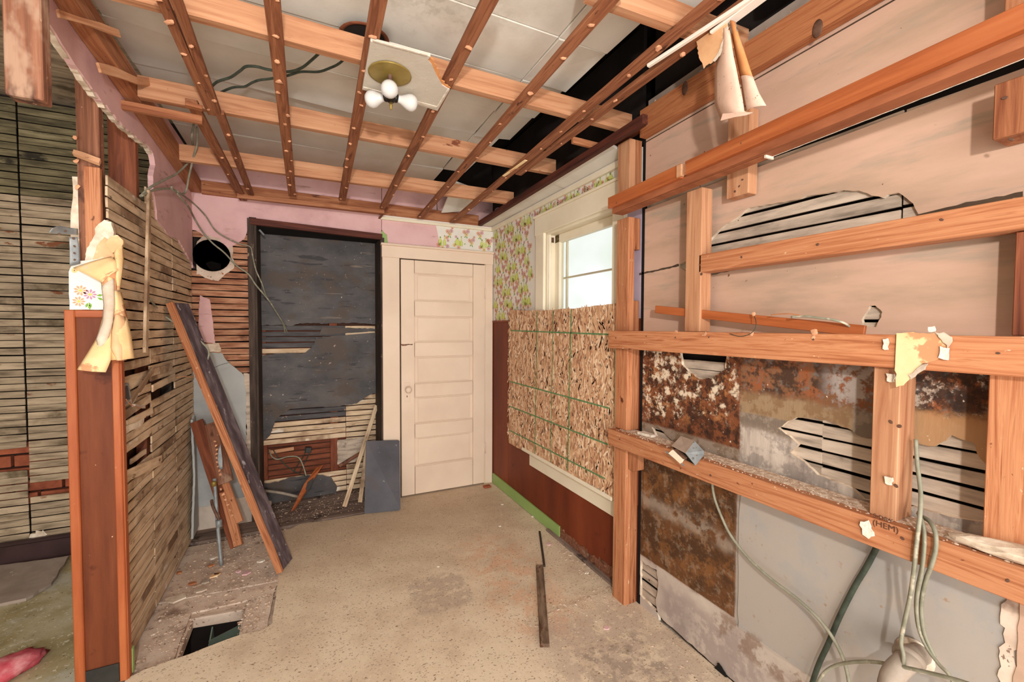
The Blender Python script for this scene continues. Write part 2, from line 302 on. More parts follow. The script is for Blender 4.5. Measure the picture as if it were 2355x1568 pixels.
M['floor'] = mat('speckled_floor_sheet', [(.30, (198, 174, 148)), (.45, (212, 190, 162)), (.58, (222, 202, 174)), (.72, (216, 196, 168))], 5, 9, (1, 1, 1), .85, .25, 60, rnd=0,
    spots=[(95, .62, .03, (150, 126, 102), (1, 1.4, 1)), (48, .67, .02, (140, 114, 90), (1, 1.5, 1)), (30, .66, .03, (218, 198, 160), (1, 1, 1)), (110, .66, .02, (232, 216, 196), (1, 1, 1)), (26, .74, .01, (100, 78, 58), (1, 1.5, 1))],
    boxes=[(0, .86, 1.22, 1, 1.6, 2.62, .12, .14, (214, 156, 118), .5, (9, .50)), (0, .48, .78, 1, 2.02, 2.33, .02, .03, (168, 148, 134), .55, (18, .46)), (0, .9, 1.5, 1, .3, 1.7, .1, .1, (184, 162, 144), .7, (10, .46)), (0, 1.02, 1.35, 1, 1.18, 1.5, .03, .03, (134, 116, 102), .5, (16, .50)), (0, 1.05, 1.4, 1, .6, 1.1, .1, .1, (126, 108, 94), .5, (10, .52)), (0, -.3, 1.4, 1, 2.7, 3.6, .4, .2, (186, 160, 132), .5, None)])
M['subfloor'] = mat('dirty_subfloor', [(.30, (174, 150, 132)), (.45, (202, 178, 158)), (.6, (218, 196, 176)), (.75, (216, 198, 178))], 7, 9, (1, 1, 1), .95, .25, 40, rnd=.06, spots=[(5, .64, .07, (134, 108, 92), (1, 1, 1)), (40, .64, .02, (222, 206, 190), (1, 1, 1)), (50, .64, .02, (130, 104, 88), (1, 1, 1)), (24, .72, .02, (170, 100, 66), (1, 1, 1))])
M['sootfloor'] = mat('charred_hearth_boards', [(.30, (92, 76, 68)), (.5, (128, 108, 96)), (.7, (154, 132, 118))], 6, 9, (.6, 3, 3), .9, .25, rnd=.12, spots=[(30, .70, .02, (190, 172, 156), (1, 1, 1)), (5, .62, .05, (64, 50, 44), (1, 1, 1))])
M['leftfloor'] = mat('mossy_far_floor', [(.3, (134, 120, 78)), (.45, (166, 150, 108)), (.6, (186, 172, 136)), (.75, (198, 188, 160))], 5, 9, (1, 1, 1), .92, .3, 60, rnd=0, spots=[(60, .62, .02, (212, 202, 178), (1, 1, 1)), (3, .60, .08, (188, 182, 162), (1, 1, 1)), (70, .66, .02, (104, 92, 60), (1, 1, 1))])
M['greyboard'] = mat('grey_dusty_board', [(.3, (140, 122, 108)), (.6, (170, 152, 138)), (.8, (184, 168, 154))], 5, 7, (1, 1, 1), .9, .3, rnd=0, spots=[(30, .70, .02, (226, 212, 196), (1, 1, 1))])
M['darkbase'] = mat('dark_purple_skirting', [(.3, (44, 28, 28)), (.7, (70, 48, 46))], 4, 5, (1, 1, 1), .4, .05, rnd=0)
M['blackvinyl'] = mat('black_vinyl_base', [(.3, (38, 36, 32)), (.7, (60, 58, 52))], 8, 5, (1, 1, 1), .6, .1, rnd=0)
M['steel'] = mat('galvanised_steel', [(.3, (120, 124, 126)), (.6, (152, 156, 156)), (.8, (172, 172, 168))], 20, 6, (1, 1, 1), .5, .1, rnd=.05, metal=.35, spots=[(20, .64, .04, (96, 96, 96), (1, 1, 1))])
M['dustbox'] = mat('dusty_steel', [(.3, (166, 142, 124)), (.7, (186, 164, 146))], 20, 5, (1, 1, 1), .85, .1, rnd=0)
M['cable'] = mat('grey_green_cable', [(.3, (122, 120, 100)), (.7, (152, 148, 128))], 30, 4, (1, 1, 1), .6, .2, rnd=.1, spots=[(20, .62, .04, (178, 168, 146), (1, 1, 1))])
M['cable_dark'] = mat('dark_cable', [(.3, (44, 50, 42)), (.7, (68, 76, 62))], 40, 4, (1, 1, 1), .6, .2, rnd=.1)
M['copper'] = mat('bare_wire', [(.3, (160, 96, 56)), (.7, (196, 128, 80))], 10, 3, (1, 1, 1), .5, 0, rnd=0)
M['slate'] = mat('slate_board', [(.3, (66, 64, 70)), (.5, (80, 78, 84)), (.7, (92, 88, 92))], 3, 8, (1, 1, 1), .6, .15, 20, rnd=0, spots=[(34, .70, .015, (150, 144, 142), (1, 1, 1)), (4, .62, .08, (84, 72, 66), (1, 1, 1))])
M['plankdark'] = mat('dark_painted_plank', [(.3, (58, 46, 50)), (.5, (86, 72, 76)), (.65, (120, 106, 110)), (.8, (74, 60, 62))], 6, 9, (1.2, 4, 4), .7, .4, rnd=0, spots=[(14, .66, .03, (170, 160, 164), (1, 1.6, 1.6))])
M['brass'] = mat('aged_brass', [(.3, (122, 100, 40)), (.6, (150, 126, 58)), (.8, (166, 146, 78))], 10, 5, (1, 1, 1), .45, .05, rnd=0, metal=.3)
M['bulb'] = mat('frosted_bulb_glass', [(.3, (196, 192, 188)), (.7, (206, 203, 198))], 3, 2, (1, 1, 1), .12, 0, rnd=0, spec=.6)
M['bakelite'] = mat('black_bakelite', [(.3, (20, 17, 15)), (.7, (34, 28, 25))], 10, 3, (1, 1, 1), .3, .05, rnd=0, spec=.5)
M['drywall'] = mat('textured_drywall', [(.3, (186, 174, 158)), (.7, (200, 190, 174))], 8, 5, (1, 1, 1), .85, .25, 90, rnd=0, spots=[(90, .68, .02, (226, 216, 200), (1, 1, 1))])
M['kraft'] = mat('torn_kraft_paper', [(.3, (204, 150, 104)), (.5, (222, 172, 124)), (.7, (230, 190, 146))], 8, 5, (1, 1, 1), .85, .2, rnd=.05, spots=[(9, .60, .03, (240, 214, 170), (1, 1, 1))])
M['yellowpaper'] = mat('yellowed_paper', [(.3, (214, 170, 112)), (.5, (230, 192, 136)), (.7, (234, 204, 156))], 7, 5, (1, 1, 1), .85, .15, rnd=.04, spots=[(6.5, .57, .015, (200, 140, 96), (1, 1, 1)), (9, .64, .02, (206, 188, 166), (1, 1, 1))])
M['greypaper'] = mat('dusty_paper_backing', [(.3, (172, 150, 128)), (.6, (204, 184, 162)), (.8, (222, 206, 186))], 14, 6, (1, 1, 1), .9, .3, rnd=.05)
M['specklepaper'] = mat('speckled_hanging_paper', [(.3, (206, 168, 146)), (.5, (224, 188, 166)), (.7, (228, 196, 176))], 6, 5, (1, 1, 1), .8, .1, rnd=0, spots=[(70, .66, .03, (150, 104, 88), (1, 1, 1))])
M['glueorange'] = mat('orange_adhesive_paper', [(.3, (184, 112, 60)), (.5, (206, 136, 78)), (.7, (216, 156, 102))], 8, 5, (1, 1, 1), .6, .15, rnd=0)
M['pipe'] = mat('dusty_grey_pipe', [(.3, (132, 118, 104)), (.7, (168, 152, 136))], 12, 5, (1, 1, 1), .6, .2, rnd=.05)
M['weathered'] = mat('weathered_grey_brown_wood', [(.3, (74, 54, 40)), (.5, (116, 92, 72)), (.7, (142, 118, 96))], 6, 8, (1, 6, 6), .9, .5, rnd=0, spots=[(6, .58, .04, (84, 52, 34), (1, 2, 2))])
M['crumb'] = mat('plaster_crumb', [(.35, (168, 136, 112)), (.5, (200, 172, 148)), (.65, (226, 208, 188))], 45, 3, (1, 1, 1), .95, .1, rnd=0)
M['brick'] = mat('old_red_brick', [(.3, (122, 58, 36)), (.6, (160, 84, 54)), (.8, (176, 102, 70))], 12, 6, (1, 1, 1), .95, .5, rnd=.15)
M['mortar'] = mat('grey_mortar', [(.3, (116, 104, 92)), (.7, (150, 138, 124))], 14, 6, (1, 1, 1), .95, .5, rnd=0)
M['chip'] = mat('torn_wood_and_plaster', [(.3, (196, 120, 78)), (.5, (216, 150, 108)), (.7, (232, 190, 156))], 60, 4, (1, 1, 1), .9, .3, rnd=.2)
M['lilac'] = mat('lilac_paint', [(.3, (156, 136, 152)), (.7, (180, 160, 172))], 4, 5, (1, 1, 1), .85, .05, rnd=0)
M['whitetrim'] = mat('white_trim_paint', [(.3, (222, 208, 192)), (.7, (238, 226, 212))], 6, 5, (1, 1, 1), .6, .05, rnd=0)
M['ductgreen'] = mat('greenish_duct_metal', [(.3, (96, 110, 96)), (.7, (132, 148, 134))], 3, 3, (1, 1, 1), .5, .03, rnd=0, metal=.1)
M['rag'] = mat('pink_rag_cloth', [(.3, (170, 44, 56)), (.5, (200, 86, 96)), (.7, (222, 150, 150))], 14, 6, (1, 1, 1), .85, .2, rnd=0)
M['ink'] = mat('dark_stamp_ink', [(.3, (74, 44, 30)), (.7, (96, 60, 42))], 9, 2, (1, 1, 1), .9, 0, rnd=0)
M['nail'] = mat('nail_head', [(.3, (70, 44, 32)), (.7, (110, 78, 60))], 40, 2, (1, 1, 1), .6, 0, rnd=0)
for k_, c_ in dict(petalorange=(214, 126, 76), petalpink=(196, 124, 136), petalyellow=(216, 176, 52), heart=(150, 84, 44), bottle=(198, 204, 104), outline=(120, 142, 66), leaf=(120, 160, 60), petalsalmon=(222, 150, 112), petalmauve=(186, 130, 156), yellowheart=(214, 190, 80)).items():
    M[k_] = mat('print_'+k_, [(.3, c_), (.7, c_)], 5, 1, (1, 1, 1), .85, 0, rnd=0)
# lower right wall: limewashed plaster with rust, soot and damp that have shapes of their own
M['lowR'] = mat('stained_plaster', [(.28, (140, 126, 116)), (.42, (176, 160, 146)), (.58, (198, 182, 166)), (.75, (206, 192, 178))], 5, 9, (1, 5, .7), .85, .3, 26, rnd=0,
  boxes=[(1, -1, 1.10, 2, .8, 1.04, .03, .04, (110, 100, 96), .55, (11, .52)),
         (1, -1, 1.10, 2, 1.03, 1.20, .008, .015, (140, 124, 108), .95, None),
         (1, -1, 1.10, 2, 1.03, 1.20, .02, .03, (112, 96, 82), .8, (16, .48)),
         (1, .72, 1.10, 2, 1.085, 1.20, .004, .006, (150, 122, 90), .95, None),
         (1, .72, 1.10, 2, 1.085, 1.20, .01, .01, (124, 90, 58), .7, (14, .5)),
         (1, -1, 1.16, 2, 1.165, 1.5, .012, .03, (124, 82, 52), .97, None),
         (1, -1, 1.16, 2, 1.18, 1.5, .02, .03, (148, 82, 42), .85, (12, .51)),
         (1, -1, 1.16, 2, 1.17, 1.5, .02, .03, (58, 40, 30), .85, (22, .50)),
         (1, -1, 1.16, 2, 1.17, 1.5, .02, .03, (110, 104, 98), .8, (28, .58)),
         (1, .58, .80, 2, 1.17, 1.30, .04, .05, (188, 174, 164), .75, (22, .50)),
         (1, -1, .62, 2, 1.18, 1.4, .02, .04, (48, 34, 28), .8, (26, .44)),
         (1, -1, .62, 2, 1.16, 1.4, .02, .04, (186, 166, 146), .9, (30, .60)),
         (1, -1, .60, 2, .98, 1.19, .015, .04, (176, 132, 88), .85, (9, .42)),
         (1, 1.10, 1.7, 2, .93, 1.5, .006, .012, (120, 66, 34), 1, None),
         (1, 1.10, 1.7, 2, .93, 1.5, .02, .02, (66, 36, 20), .9, (20, .50)),
         (1, 1.10, 1.7, 2, .93, 1.5, .02, .02, (38, 24, 18), .8, (34, .56)),
         (1, 1.10, 1.7, 2, 1.0, 1.4, .04, .03, (164, 104, 56), .8, (22, .57)),
         (1, 1.12, 1.7, 2, 1.05, 1.5, .02, .10, (216, 194, 166), 1, (21, .565)),
         (1, 1.40, 1.7, 2, .98, 1.5, .05, .10, (220, 198, 170), 1, (26, .56)),
         (1, 1.10, 1.7, 2, .8, .935, .008, .02, (150, 130, 112), .95, None),
         (1, 1.10, 1.7, 2, .8, .935, .01, .02, (116, 92, 68), .8, (18, .50))],
  spots=[(60, .70, .03, (214, 196, 172), (1, 1, 1))])
M['underR'] = mat('under_rail_plaster', [(.3, (148, 134, 126)), (.5, (178, 162, 150)), (.7, (196, 180, 164))], 4, 8, (1, 1, 1), .75, .25, 20, rnd=0,
  boxes=[(1, 1.105, 1.64, 2, .26, 1.0, .004, .004, (100, 62, 30), 1, None),
         (1, 1.105, 1.64, 2, .26, 1.0, .02, .02, (66, 42, 22), .8, (6, .50)),
         (1, 1.105, 1.64, 2, .26, 1.0, .02, .02, (138, 88, 42), .5, (13, .55)),
         (1, 1.105, 1.64, 2, .26, 1.0, .02, .02, (150, 128, 106), .4, (30, .56)),
         (1, 1.105, 1.64, 2, .52, .58, .03, .04, (168, 150, 132), .55, (12, .46)),
         (1, -1, 1.10, 2, .24, 1.0, .004, .004, (158, 152, 146), 1, None),
         (1, -1, 1.10, 2, .24, 1.0, .02, .02, (170, 156, 142), .6, (2.5, .48)),
         (1, -1, 1.10, 2, .24, .8, .02, .02, (150, 112, 76), .7, (30, .66)),
         (1, -1, 1.5, 2, -.1, .20, .05, .08, (142, 124, 118), .6, (9, .48)),
         (1, -1, 1.2, 2, .14, .25, .02, .04, (120, 88, 62), .6, (14, .52))])
XW = 1.52; YB = 3.55; XL = -.68

# ================================================================== SETTING
def laths(parent, ax, v, cols, z0, z1, pitch, m, skip=None, h=.0375, th=.008, key='l'):
    """rows of separate laths; cols = [(u0,u1)] runs between the studs they are nailed to"""
    rg = random.Random(int(v*100)+len(cols)); z = z0
    while z < z1:
        for (u0, u1) in cols:
            if skip and skip(u0, u1, z): continue
            j = rg.uniform(-.0015, .0015); t = rg.uniform(-.002, .002); dv = rg.uniform(-.002, .002)
            if ax == 1: a, b = Vector((u0, v+dv, z+j+t)), Vector((u1, v+dv, z+j-t))
            else: a, b = Vector((v+dv, u0, z+j+t)), Vector((v+dv, u1, z+j-t))
            L = round((b-a).length, 2); d = (b-a).normalized(); c = (a+b)/2
            mm = m(u0, z) if callable(m) else m
            beam('lath', c-d*L/2, c+d*L/2, th, h, mm, parent=parent, bev=.001, wob=.0018, seg=6, share=(key, mm.name, rg.randint(0, 3)))
        z += pitch
def struct(name, label=None): return empty(name, (0, 0, 0), label, None, None, 'structure')

# ---- floor
fl = tag(slab('floor', [(-3.3, -2.6, -.03), (1.7, -2.6, -.03), (1.7, 4.1, -.03), (-3.3, 4.1, -.03)], (0, 0, -.05), M['subfloor'],
     holes=[[(-.515, 2.225, -.03), (-.515, 2.535, -.03), (-.300, 2.50, -.03), (-.292, 2.245, -.03)]]), kind='structure')
cov = [P(*p, 2, 0) for p in [(654, 1222), (648, 1270), (640, 1330), (627, 1432), (600, 1450), (556, 1458), (405, 1514), (330, 1540), (291, 1560)]]
cov = [Vector((-.66, 1.9, 0)), Vector((-.9, 1.4, 0)), Vector((-.9, -2.6, 0)), Vector((XW, -2.6, 0)), Vector((XW, 3.56, 0)), Vector((.55, 3.56, 0))]+[P(838, 1182, 2, 0), P(755, 1196, 2, 0), P(690, 1205, 2, 0)]+cov
slab('floor_sheet', rough(cov, .004, .05, skip=(0, 1, 2, 3, 4, 5)), (0, 0, -.012), M['floor'], fl)
# subfloor boards left of the sheet, with the hatch cut through them
def board(pts, m, zt=-.014, th=.016, nm='floorboard', hl=()): return slab(nm, rough([(x, y, zt) for x, y in pts], .003, .06), (0, 0, -th), m, fl, [[(x, y, zt) for x, y in h] for h in hl])
board([(-.70, 3.02), (-.12, 2.98), (-.10, 3.34), (-.70, 3.34)], M['subfloor'])
board([(-.70, 2.72), (-.14, 2.68), (-.12, 2.975), (-.70, 3.01)], M['subfloor'], -.013)
board([(-.70, 2.56), (-.17, 2.56), (-.15, 2.67), (-.70, 2.71)], M['subfloor'], -.016)
board([(-.70, 2.0), (-.525, 2.0), (-.525, 2.555), (-.70, 2.555)], M['subfloor'], -.014)
board([(-.285, 2.22), (-.18, 2.24), (-.17, 2.555), (-.285, 2.555)], M['subfloor'], -.015)
board([(-.52, 2.54), (-.29, 2.51), (-.29, 2.555), (-.52, 2.555)], M['subfloor'], -.024)
for y in (3.36, 3.50, 3.65, 3.80): board([(-.70, y), (.56, y), (.56, y+.14), (-.70, y+.14)], M['sootfloor'], .002, .03, 'hearth_board')
# sheet-edge patch by the post: cut line with loose plaster crumbs in it
slab('floor_patch', rough([P(x, y, 2, .003) for x, y in [(1205, 1432), (1392, 1360), (1440, 1385), (1660, 1568), (1500, 1700), (1330, 1600)]], .003, .03), (0, 0, -.003), M['floor'], fl)
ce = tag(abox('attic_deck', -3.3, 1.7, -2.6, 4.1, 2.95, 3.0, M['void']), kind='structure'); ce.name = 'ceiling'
# original fibre-tile ceiling, tile by tile
def tilez(x, y): return 2.572+.004*math.sin(x*9+y*5)
ys = [-.42, -.10, .22, .54, .86, 1.18, 1.50, 1.82, 2.14, 2.46, 2.78, 3.10, 3.42, 3.58]; xs = [-.675, -.41, .26, .93, 1.6]
TR = random.Random(5)
for i in range(len(ys)-1):
    for j in range(len(xs)-1):
        x0, x1, y0, y1 = xs[j], xs[j+1], ys[i], ys[i+1]
        if j == 3:
            if y0 > 2.4 or y0 < 1.0: x1 = 1.10 if y0 > 2.4 else 1.3
            else: x1 = 1.17
            if y0 > 3.0: continue
        g = .0012; bm = bmesh.new(); z = tilez(x0, y0)
        c = [(x0+g, y0+g), (x1-g, y0+g), (x1-g, y1-g), (x0+g, y1-g)]
        dz = [TR.uniform(-.004, .006) for _ in c]
        if (i, j) in ((7, 0), (8, 1)): dz = [0, -.012, -.03, 0]
        if (i, j) in ((8, 3), (10, 2), (7, 3)): dz = [0, .02, .012, -.012]
        lo = [bm.verts.new((a, b, z+d)) for (a, b), d in zip(c, dz)]; hi = [bm.verts.new((a, b, z+d+.013)) for (a, b), d in zip(c, dz)]
        bm.faces.new(lo[::-1]); bm.faces.new(hi)
        for k in range(4): bm.faces.new((lo[k], lo[(k+1) % 4], hi[(k+1) % 4], hi[k]))
        bmesh.ops.bevel(bm, geom=[e for e in bm.edges if all(v in lo for v in e.verts)], offset=.0022, segments=1, affect='EDGES')
        bm2(bm, 'ceiling_tile', M['tile'], ce)
# second tile layer glimpsed sagging at the back right
for a in ([(1.02, 3.12), (1.28, 3.12), (1.28, 3.46), (1.02, 3.46)],): slab('ceiling_tile', [(x, y, 2.50-.05*k) for k, (x, y) in enumerate(a)], (0, 0, .012), M['tile'], ce)
# old smoke collar in the ceiling behind the fixture
# ---- back wall
wb = struct('wall_back')
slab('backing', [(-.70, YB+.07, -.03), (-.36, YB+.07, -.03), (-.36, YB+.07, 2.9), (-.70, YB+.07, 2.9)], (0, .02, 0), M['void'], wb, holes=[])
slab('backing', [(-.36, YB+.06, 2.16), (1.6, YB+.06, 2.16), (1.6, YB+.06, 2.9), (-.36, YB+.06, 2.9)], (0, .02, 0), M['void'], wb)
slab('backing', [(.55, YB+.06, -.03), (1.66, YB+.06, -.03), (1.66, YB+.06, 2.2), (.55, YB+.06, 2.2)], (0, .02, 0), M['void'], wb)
pk = PY(YB, [(440, 528), (475, 542), (503, 546), (514, 566), (526, 570), (545, 560), (562, 549), (571, 520), (584, 504), (600, 507), (740, 524), (877, 541)])
pk = [Vector((-.70, YB, 2.60))]+pk+[Vector((.556, YB, 2.60))]
slab('pink_plaster', rough(pk, .006, .03, skip=(0, 9, 10, 11, 12, 13)), (0, .018, 0), M['pink'], wb)
pr = PY(YB, [(893, 563), (890, 540), (878, 528)])
slab('pink_plaster', rough([Vector((.560, YB, 2.60))]+pr[::-1]+[P(1014, 572, 1, YB), Vector((1.0, YB, 2.60))], .004, .03, skip=(0, 3, 4, 5)), (0, .018, 0), M['pink'], wb)
slab('green_plaster_remnant', rough(PY(YB+.006, [(876, 540), (879, 528), (888, 530), (893, 545), (892, 562), (877, 560)]), .003, .01), (0, .012, 0), M['greenbase'], wb)
slab('wallpaper', [Vector((1.0, YB-.001, 2.262)), Vector((1.52, YB-.001, 2.262)), Vector((1.52, YB-.001, 2.05)), P(1014, 572, 1, YB-.001)], (0, .018, 0), M['paperwhite'], wb)
slab('plaster', [(1.005, YB, 2.262), (1.52, YB, 2.262), (1.52, YB, 2.6), (1.005, YB, 2.6)], (0, .018, 0), M['pink'], wb)
abox('crown_strip', .545, 1.51, YB-.02, YB, 2.262, 2.285, M['cream'], wb); abox('crown_strip', .545, 1.515, YB-.010, YB, 2.285, 2.300, M['whitetrim'], wb)
def insidehole(u0, u1, z): return 1.80 < z < 1.985 and u0 < -.5
laths(wb, 1, YB+.010, [(-.695, -.362)], .92, 2.10, .0445, M['lath_red'], lambda a, b, z: 1.80 < z < 2.0)
laths(wb, 1, YB+.010, [(-.487, -.362)], 1.81, 2.0, .0445, M['lath_red'])
# flue collar
flu = empty('flue_hole', P(487, 587, 1, YB), 'round black flue hole with crumbling mortar ring in pink back wall corner', 'flue')
prof = [(.108, -.012), (.103, -.012), (.100, .0), (.098, .05), (.095, .30), (.0, .30)]
lathe('flue_pipe', prof, M['black'], zto(P(488, 588, 1, YB-.0), (0, 1, 0)), flu, 28)
rr = [P(487+math.cos(a*.2618)*(47+(a % 3)*4+(8 if 12 < a < 23 else 0)), 590-math.sin(a*.2618)*(46+(a % 4)*4), 1, YB+.004) for a in range(24)]
rr = [Vector((max(p.x, -.662), p.y, p.z)) for p in rr]
hh = [P(487+math.cos(a*.2618)*33, 587-math.sin(a*.2618)*33, 1, YB+.004) for a in range(24)]
slab('mortar_ring', rr, (0, .02, 0), M['subfloor'], flu, holes=[hh])
slab('pink_fragment', rough(PY(YB-.001, [(460, 679), (470, 684), (482, 688), (489, 735), (493, 775), (495, 790), (457, 786), (457, 720)]), .002, .012), (0, .012, 0), M['pink'], wb)
slab('plaster_fragment', rough(PY(YB-.002, [(456, 791), (503, 789), (509, 808), (457, 811)]), .003, .012), (0, .014, 0), M['plaster_edge'], wb)
slab('blue_plaster', rough(PY(YB-.001, [(440, 812), (509, 811), (520, 828), (536, 842), (560, 862), (566, 905), (567, 1158), (440, 1210)]), .003, .02, skip=(6, 7)), (0, .014, 0), M['greyplaster'], wb)
slab('rough_plaster', rough(PY(YB+.001, [(560, 858), (585, 862), (588, 905), (584, 1000), (586, 1168), (567, 1180), (566, 960)]), .006, .02), (0, .014, 0), M['lath_white'], wb)
slab('low_plaster', rough([(-.695, YB-.004, .16), (-.34, YB-.004, .19), (-.34, YB-.004, -.02), (-.695, YB-.004, -.02)], .006, .03), (0, .014, 0), M['lowR'], wb)
# niche (old hearth recess)
abox('niche_side', -.352, -.308, YB-.004, 3.87, 0, 2.18, M['soot'], wb, axis=2)
abox('niche_side', .545, .575, YB-.004, 3.87, 0, 2.12, M['soot'], wb, axis=2)
abox('niche_corner_post', -.362, -.322, YB-.018, YB+.02, 0, 2.17, M['soot'], wb)
beam('niche_lintel', (-.345, YB-.012, 2.148), (.556, YB-.012, 2.122), .035, .045, M['redbeam'], parent=wb)
abox('niche_top', -.352, .57, YB+.01, 3.87, 2.125, 2.16, M['black'], wb)
abox('niche_back', -.40, .60, 3.94, 3.96, -.03, 2.2, M['cavbrown'], wb)
V = 3.85
slab('sooty_plaster', rough([Vector((-.31, V, 2.13))]+PY(V, [(598, 748), (640, 747), (668, 750), (690, 743), (745, 744), (820, 742), (872, 746)])+[Vector((.55, V, 2.13))], .004, .02, skip=(0, 7, 8)), (0, .014, 0), M['niche'], wb, em=M['plaster_edge'])
slab('sooty_plaster', rough(PY(V, [(740, 752), (872, 756), (872, 760), (770, 768), (735, 770)]), .003, .02), (0, .014, 0), M['niche'], wb, em=M['plaster_edge'])
slab('sooty_plaster', rough(PY(V, [(597, 818), (650, 812), (700, 812), (716, 800), (724, 788), (726, 776), (800, 770), (872, 764), (872, 902), (850, 908), (820, 928), (770, 935), (722, 936), (672, 938), (645, 955), (632, 970), (626, 990), (622, 1000), (606, 1015), (597, 1025)]), .004, .02, skip=(6, 19)), (0, .014, 0), M['niche'], wb, em=M['plaster_edge'])
slab('sooty_plaster', rough(PY(V, [(596, 1112), (640, 1108), (665, 1098), (700, 1094), (742, 1092), (762, 1098), (775, 1118), (772, 1150), (700, 1180), (596, 1185)]), .004, .02, skip=(7, 8, 9)), (0, .014, 0), M['niche'], wb, em=M['plaster_edge'])
z1015, z1090 = P(700, 1022, 1, 3.865).z, P(700, 1092, 1, 3.865).z
def nich(u, z): return M['lath_grey'] if (u < .30 and 0.66 < z < .88) or (z > 1.22 and u < .3) else M['lath']
laths(wb, 1, 3.872, [(-.31, .30), (.305, .55)], .03, 1.42, .0455, nich,
      lambda a, b, z: (z1090-.01 < z < z1015+.02 and a < 0) or (1.00 < z < 1.12) or (abs(z-1.375) < .02 and a < 0), key='n')
slab('torn_plaster', rough(PY(3.862, [(776, 1012), (842, 1004), (846, 1040), (815, 1062), (776, 1068)]), .004, .02), (0, .006, 0), M['lath_white'], wb)
abox('niche_stud', P(760, 1050, 1, 3.9).x, P(778, 1050, 1, 3.9).x, 3.885, 3.93, 0, 1.45, M['lath_deep'], wb)
abox('niche_stud', P(596, 1050, 1, 3.9).x, P(616, 1050, 1, 3.9).x, 3.885, 3.93, 0, 1.45, M['lath_deep'], wb)
laths(wb, 1, 3.925, [(-.29, .33)], z1090-.06, z1015+.06, .046, M['lath_deep'], key='d')
laths(wb, 1, 3.925, [(-.29, .33)], 1.24, 1.42, .046, M['lath_deep'], key='d')
# ---- left partition
wl = struct('wall_left')
slab('backing', [(XL-.075, 2.24, -.03), (XL-.075, 3.6, -.03), (XL-.075, 3.6, 1.96), (XL-.075, 2.24, 1.96)], (-.01, 0, 0), M['cavbrown'], wl)
edge = [(60, -70), (98, 12), (112, 52), (128, 75), (150, 112), (182, 160), (214, 206), (252, 252), (292, 296), (320, 318), (342, 336), (352, 352), (357, 380), (352, 405), (353, 440), (358, 470), (362, 505), (375, 522), (388, 541), (412, 552), (424, 575), (438, 598), (450, 618)]
pl = PX(XL, edge)+[Vector((XL, YB, 1.80)), Vector((XL, YB, 2.56)), Vector((XL, 1.2, 2.56))]
slab('pink_plaster', rough(pl, .005, .025, skip=(0, 22, 23, 24, 25)), (-.022, 0, 0), M['pink'], wl)
slab('plaster_break', rough([Vector(p)+Vector((.0, -.004, -.012)) for p in PX(XL-.006, edge[1:18])]+[Vector(p)+Vector((0, .012, .018)) for p in PX(XL-.006, edge[1:18])][::-1], .006, .02), (-.02, 0, 0), M['plaster_edge'], wl)
zA = [P(285, y, 0, XL).z for y in (858, 905, 957, 1005, 1040, 1092)]
def skl(u0, u1, z):
    if u0 < 2.4: return (zA[1] < z < zA[0]) or (zA[3] < z < zA[2]) or (zA[5]-.02 < z < zA[4]) or z > 2.01
    if u0 < 3.0: return (P(385, 905, 0, XL).z < z < P(385, 862, 0, XL).z) or z > 2.08
    return False
laths(wl, 0, XL-.012, [(2.20, 2.655), (2.66, 3.075), (3.08, 3.54)], .02, 2.12, .0435, M['lath'], skl, key='p')
def plath(p0, p1, hpx=.037, v=XL+.004, m=None):
    a, b = P(*p0, 0, v), P(*p1, 0, v); beam('lath', a, b, .008, hpx, m or M['lath'], parent=wl, wob=.004, seg=6)
plath((282, 897), (325, 872), v=XL); plath((300, 925), (352, 850), .03, XL+.02); plath((276, 880), (395, 843), v=XL)
plath((350, 893), (402, 866), v=XL); plath((280, 958), (345, 915)); plath((290, 975), (350, 943), .03); plath((283, 1098), (370, 1057), .05, XL+.006); plath((300, 1062), (345, 1030), .028, XL-.03)
beam('broken_plaster', P(278, 990, 0, XL+.004), P(330, 968, 0, XL+.004), .012, .03, M['plaster_edge'], parent=wl, wob=.012, seg=7)
beam('wall_stud', (XL-.045, 3.09, 0), (XL-.045, 3.09, 2.5), .045, .05, M['soot'], (0, 1, 0), wl)
beam('wall_stud', (XL-.045, 2.66, 0), (XL-.045, 2.66, 2.0), .04, .05, M['dark_fir'], (0, 1, 0), wl)
# edge of the partition plaster seen end-on in the corner
slab('bent_plaster', rough([(XL+.012, 3.50, z) for z in (.05,)]+[(XL+.02, 3.30, .05), (XL+.03, 3.34, .45), (XL+.015, 3.38, .80), (XL+.012, 3.45, .82)], .006, .03), (-.012, 0, 0), M['greyplaster'], wl)
# ---- far room seen left of the partition
wf = struct('wall_far')
abox('backing', -3.3, -.70, 3.60, 3.63, -.03, 2.95, M['void'], wf, axis=0)
zb = [P(30, y, 1, 3.52).z for y in (1030, 1085, 1118, 1152)]
laths(wf, 1, 3.52, [(-2.10, -1.498), (-1.49, -.79)], .15, 2.72, .0425, lambda u, z: M['lath_shade'] if z > 2.16 else M['lath_far'],
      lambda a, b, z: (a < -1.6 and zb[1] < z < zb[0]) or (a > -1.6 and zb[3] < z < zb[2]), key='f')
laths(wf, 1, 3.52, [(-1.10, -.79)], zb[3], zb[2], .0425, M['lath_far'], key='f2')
for r in range(5):
    for k in range(6):
        x = -1.9+k*.22+(r % 2)*.11; z = zb[3]-.04+r*.078
        abox('brick', x, x+.205, 3.555, 3.595, z, z+.065, M['brick'], wf)
for (x0, x1, z) in ((-1.32, -1.1, .33), (-1.28, -1.16, .56), (-1.5, -1.42, .14)): slab('plaster_blob', rough([(x0, 3.512, z), (x1, 3.512, z+.005), (x1-.02, 3.512, z+.035), (x0+.03, 3.512, z+.04)], .01, .02), (0, .006, 0), M['plaster_edge'], wf)
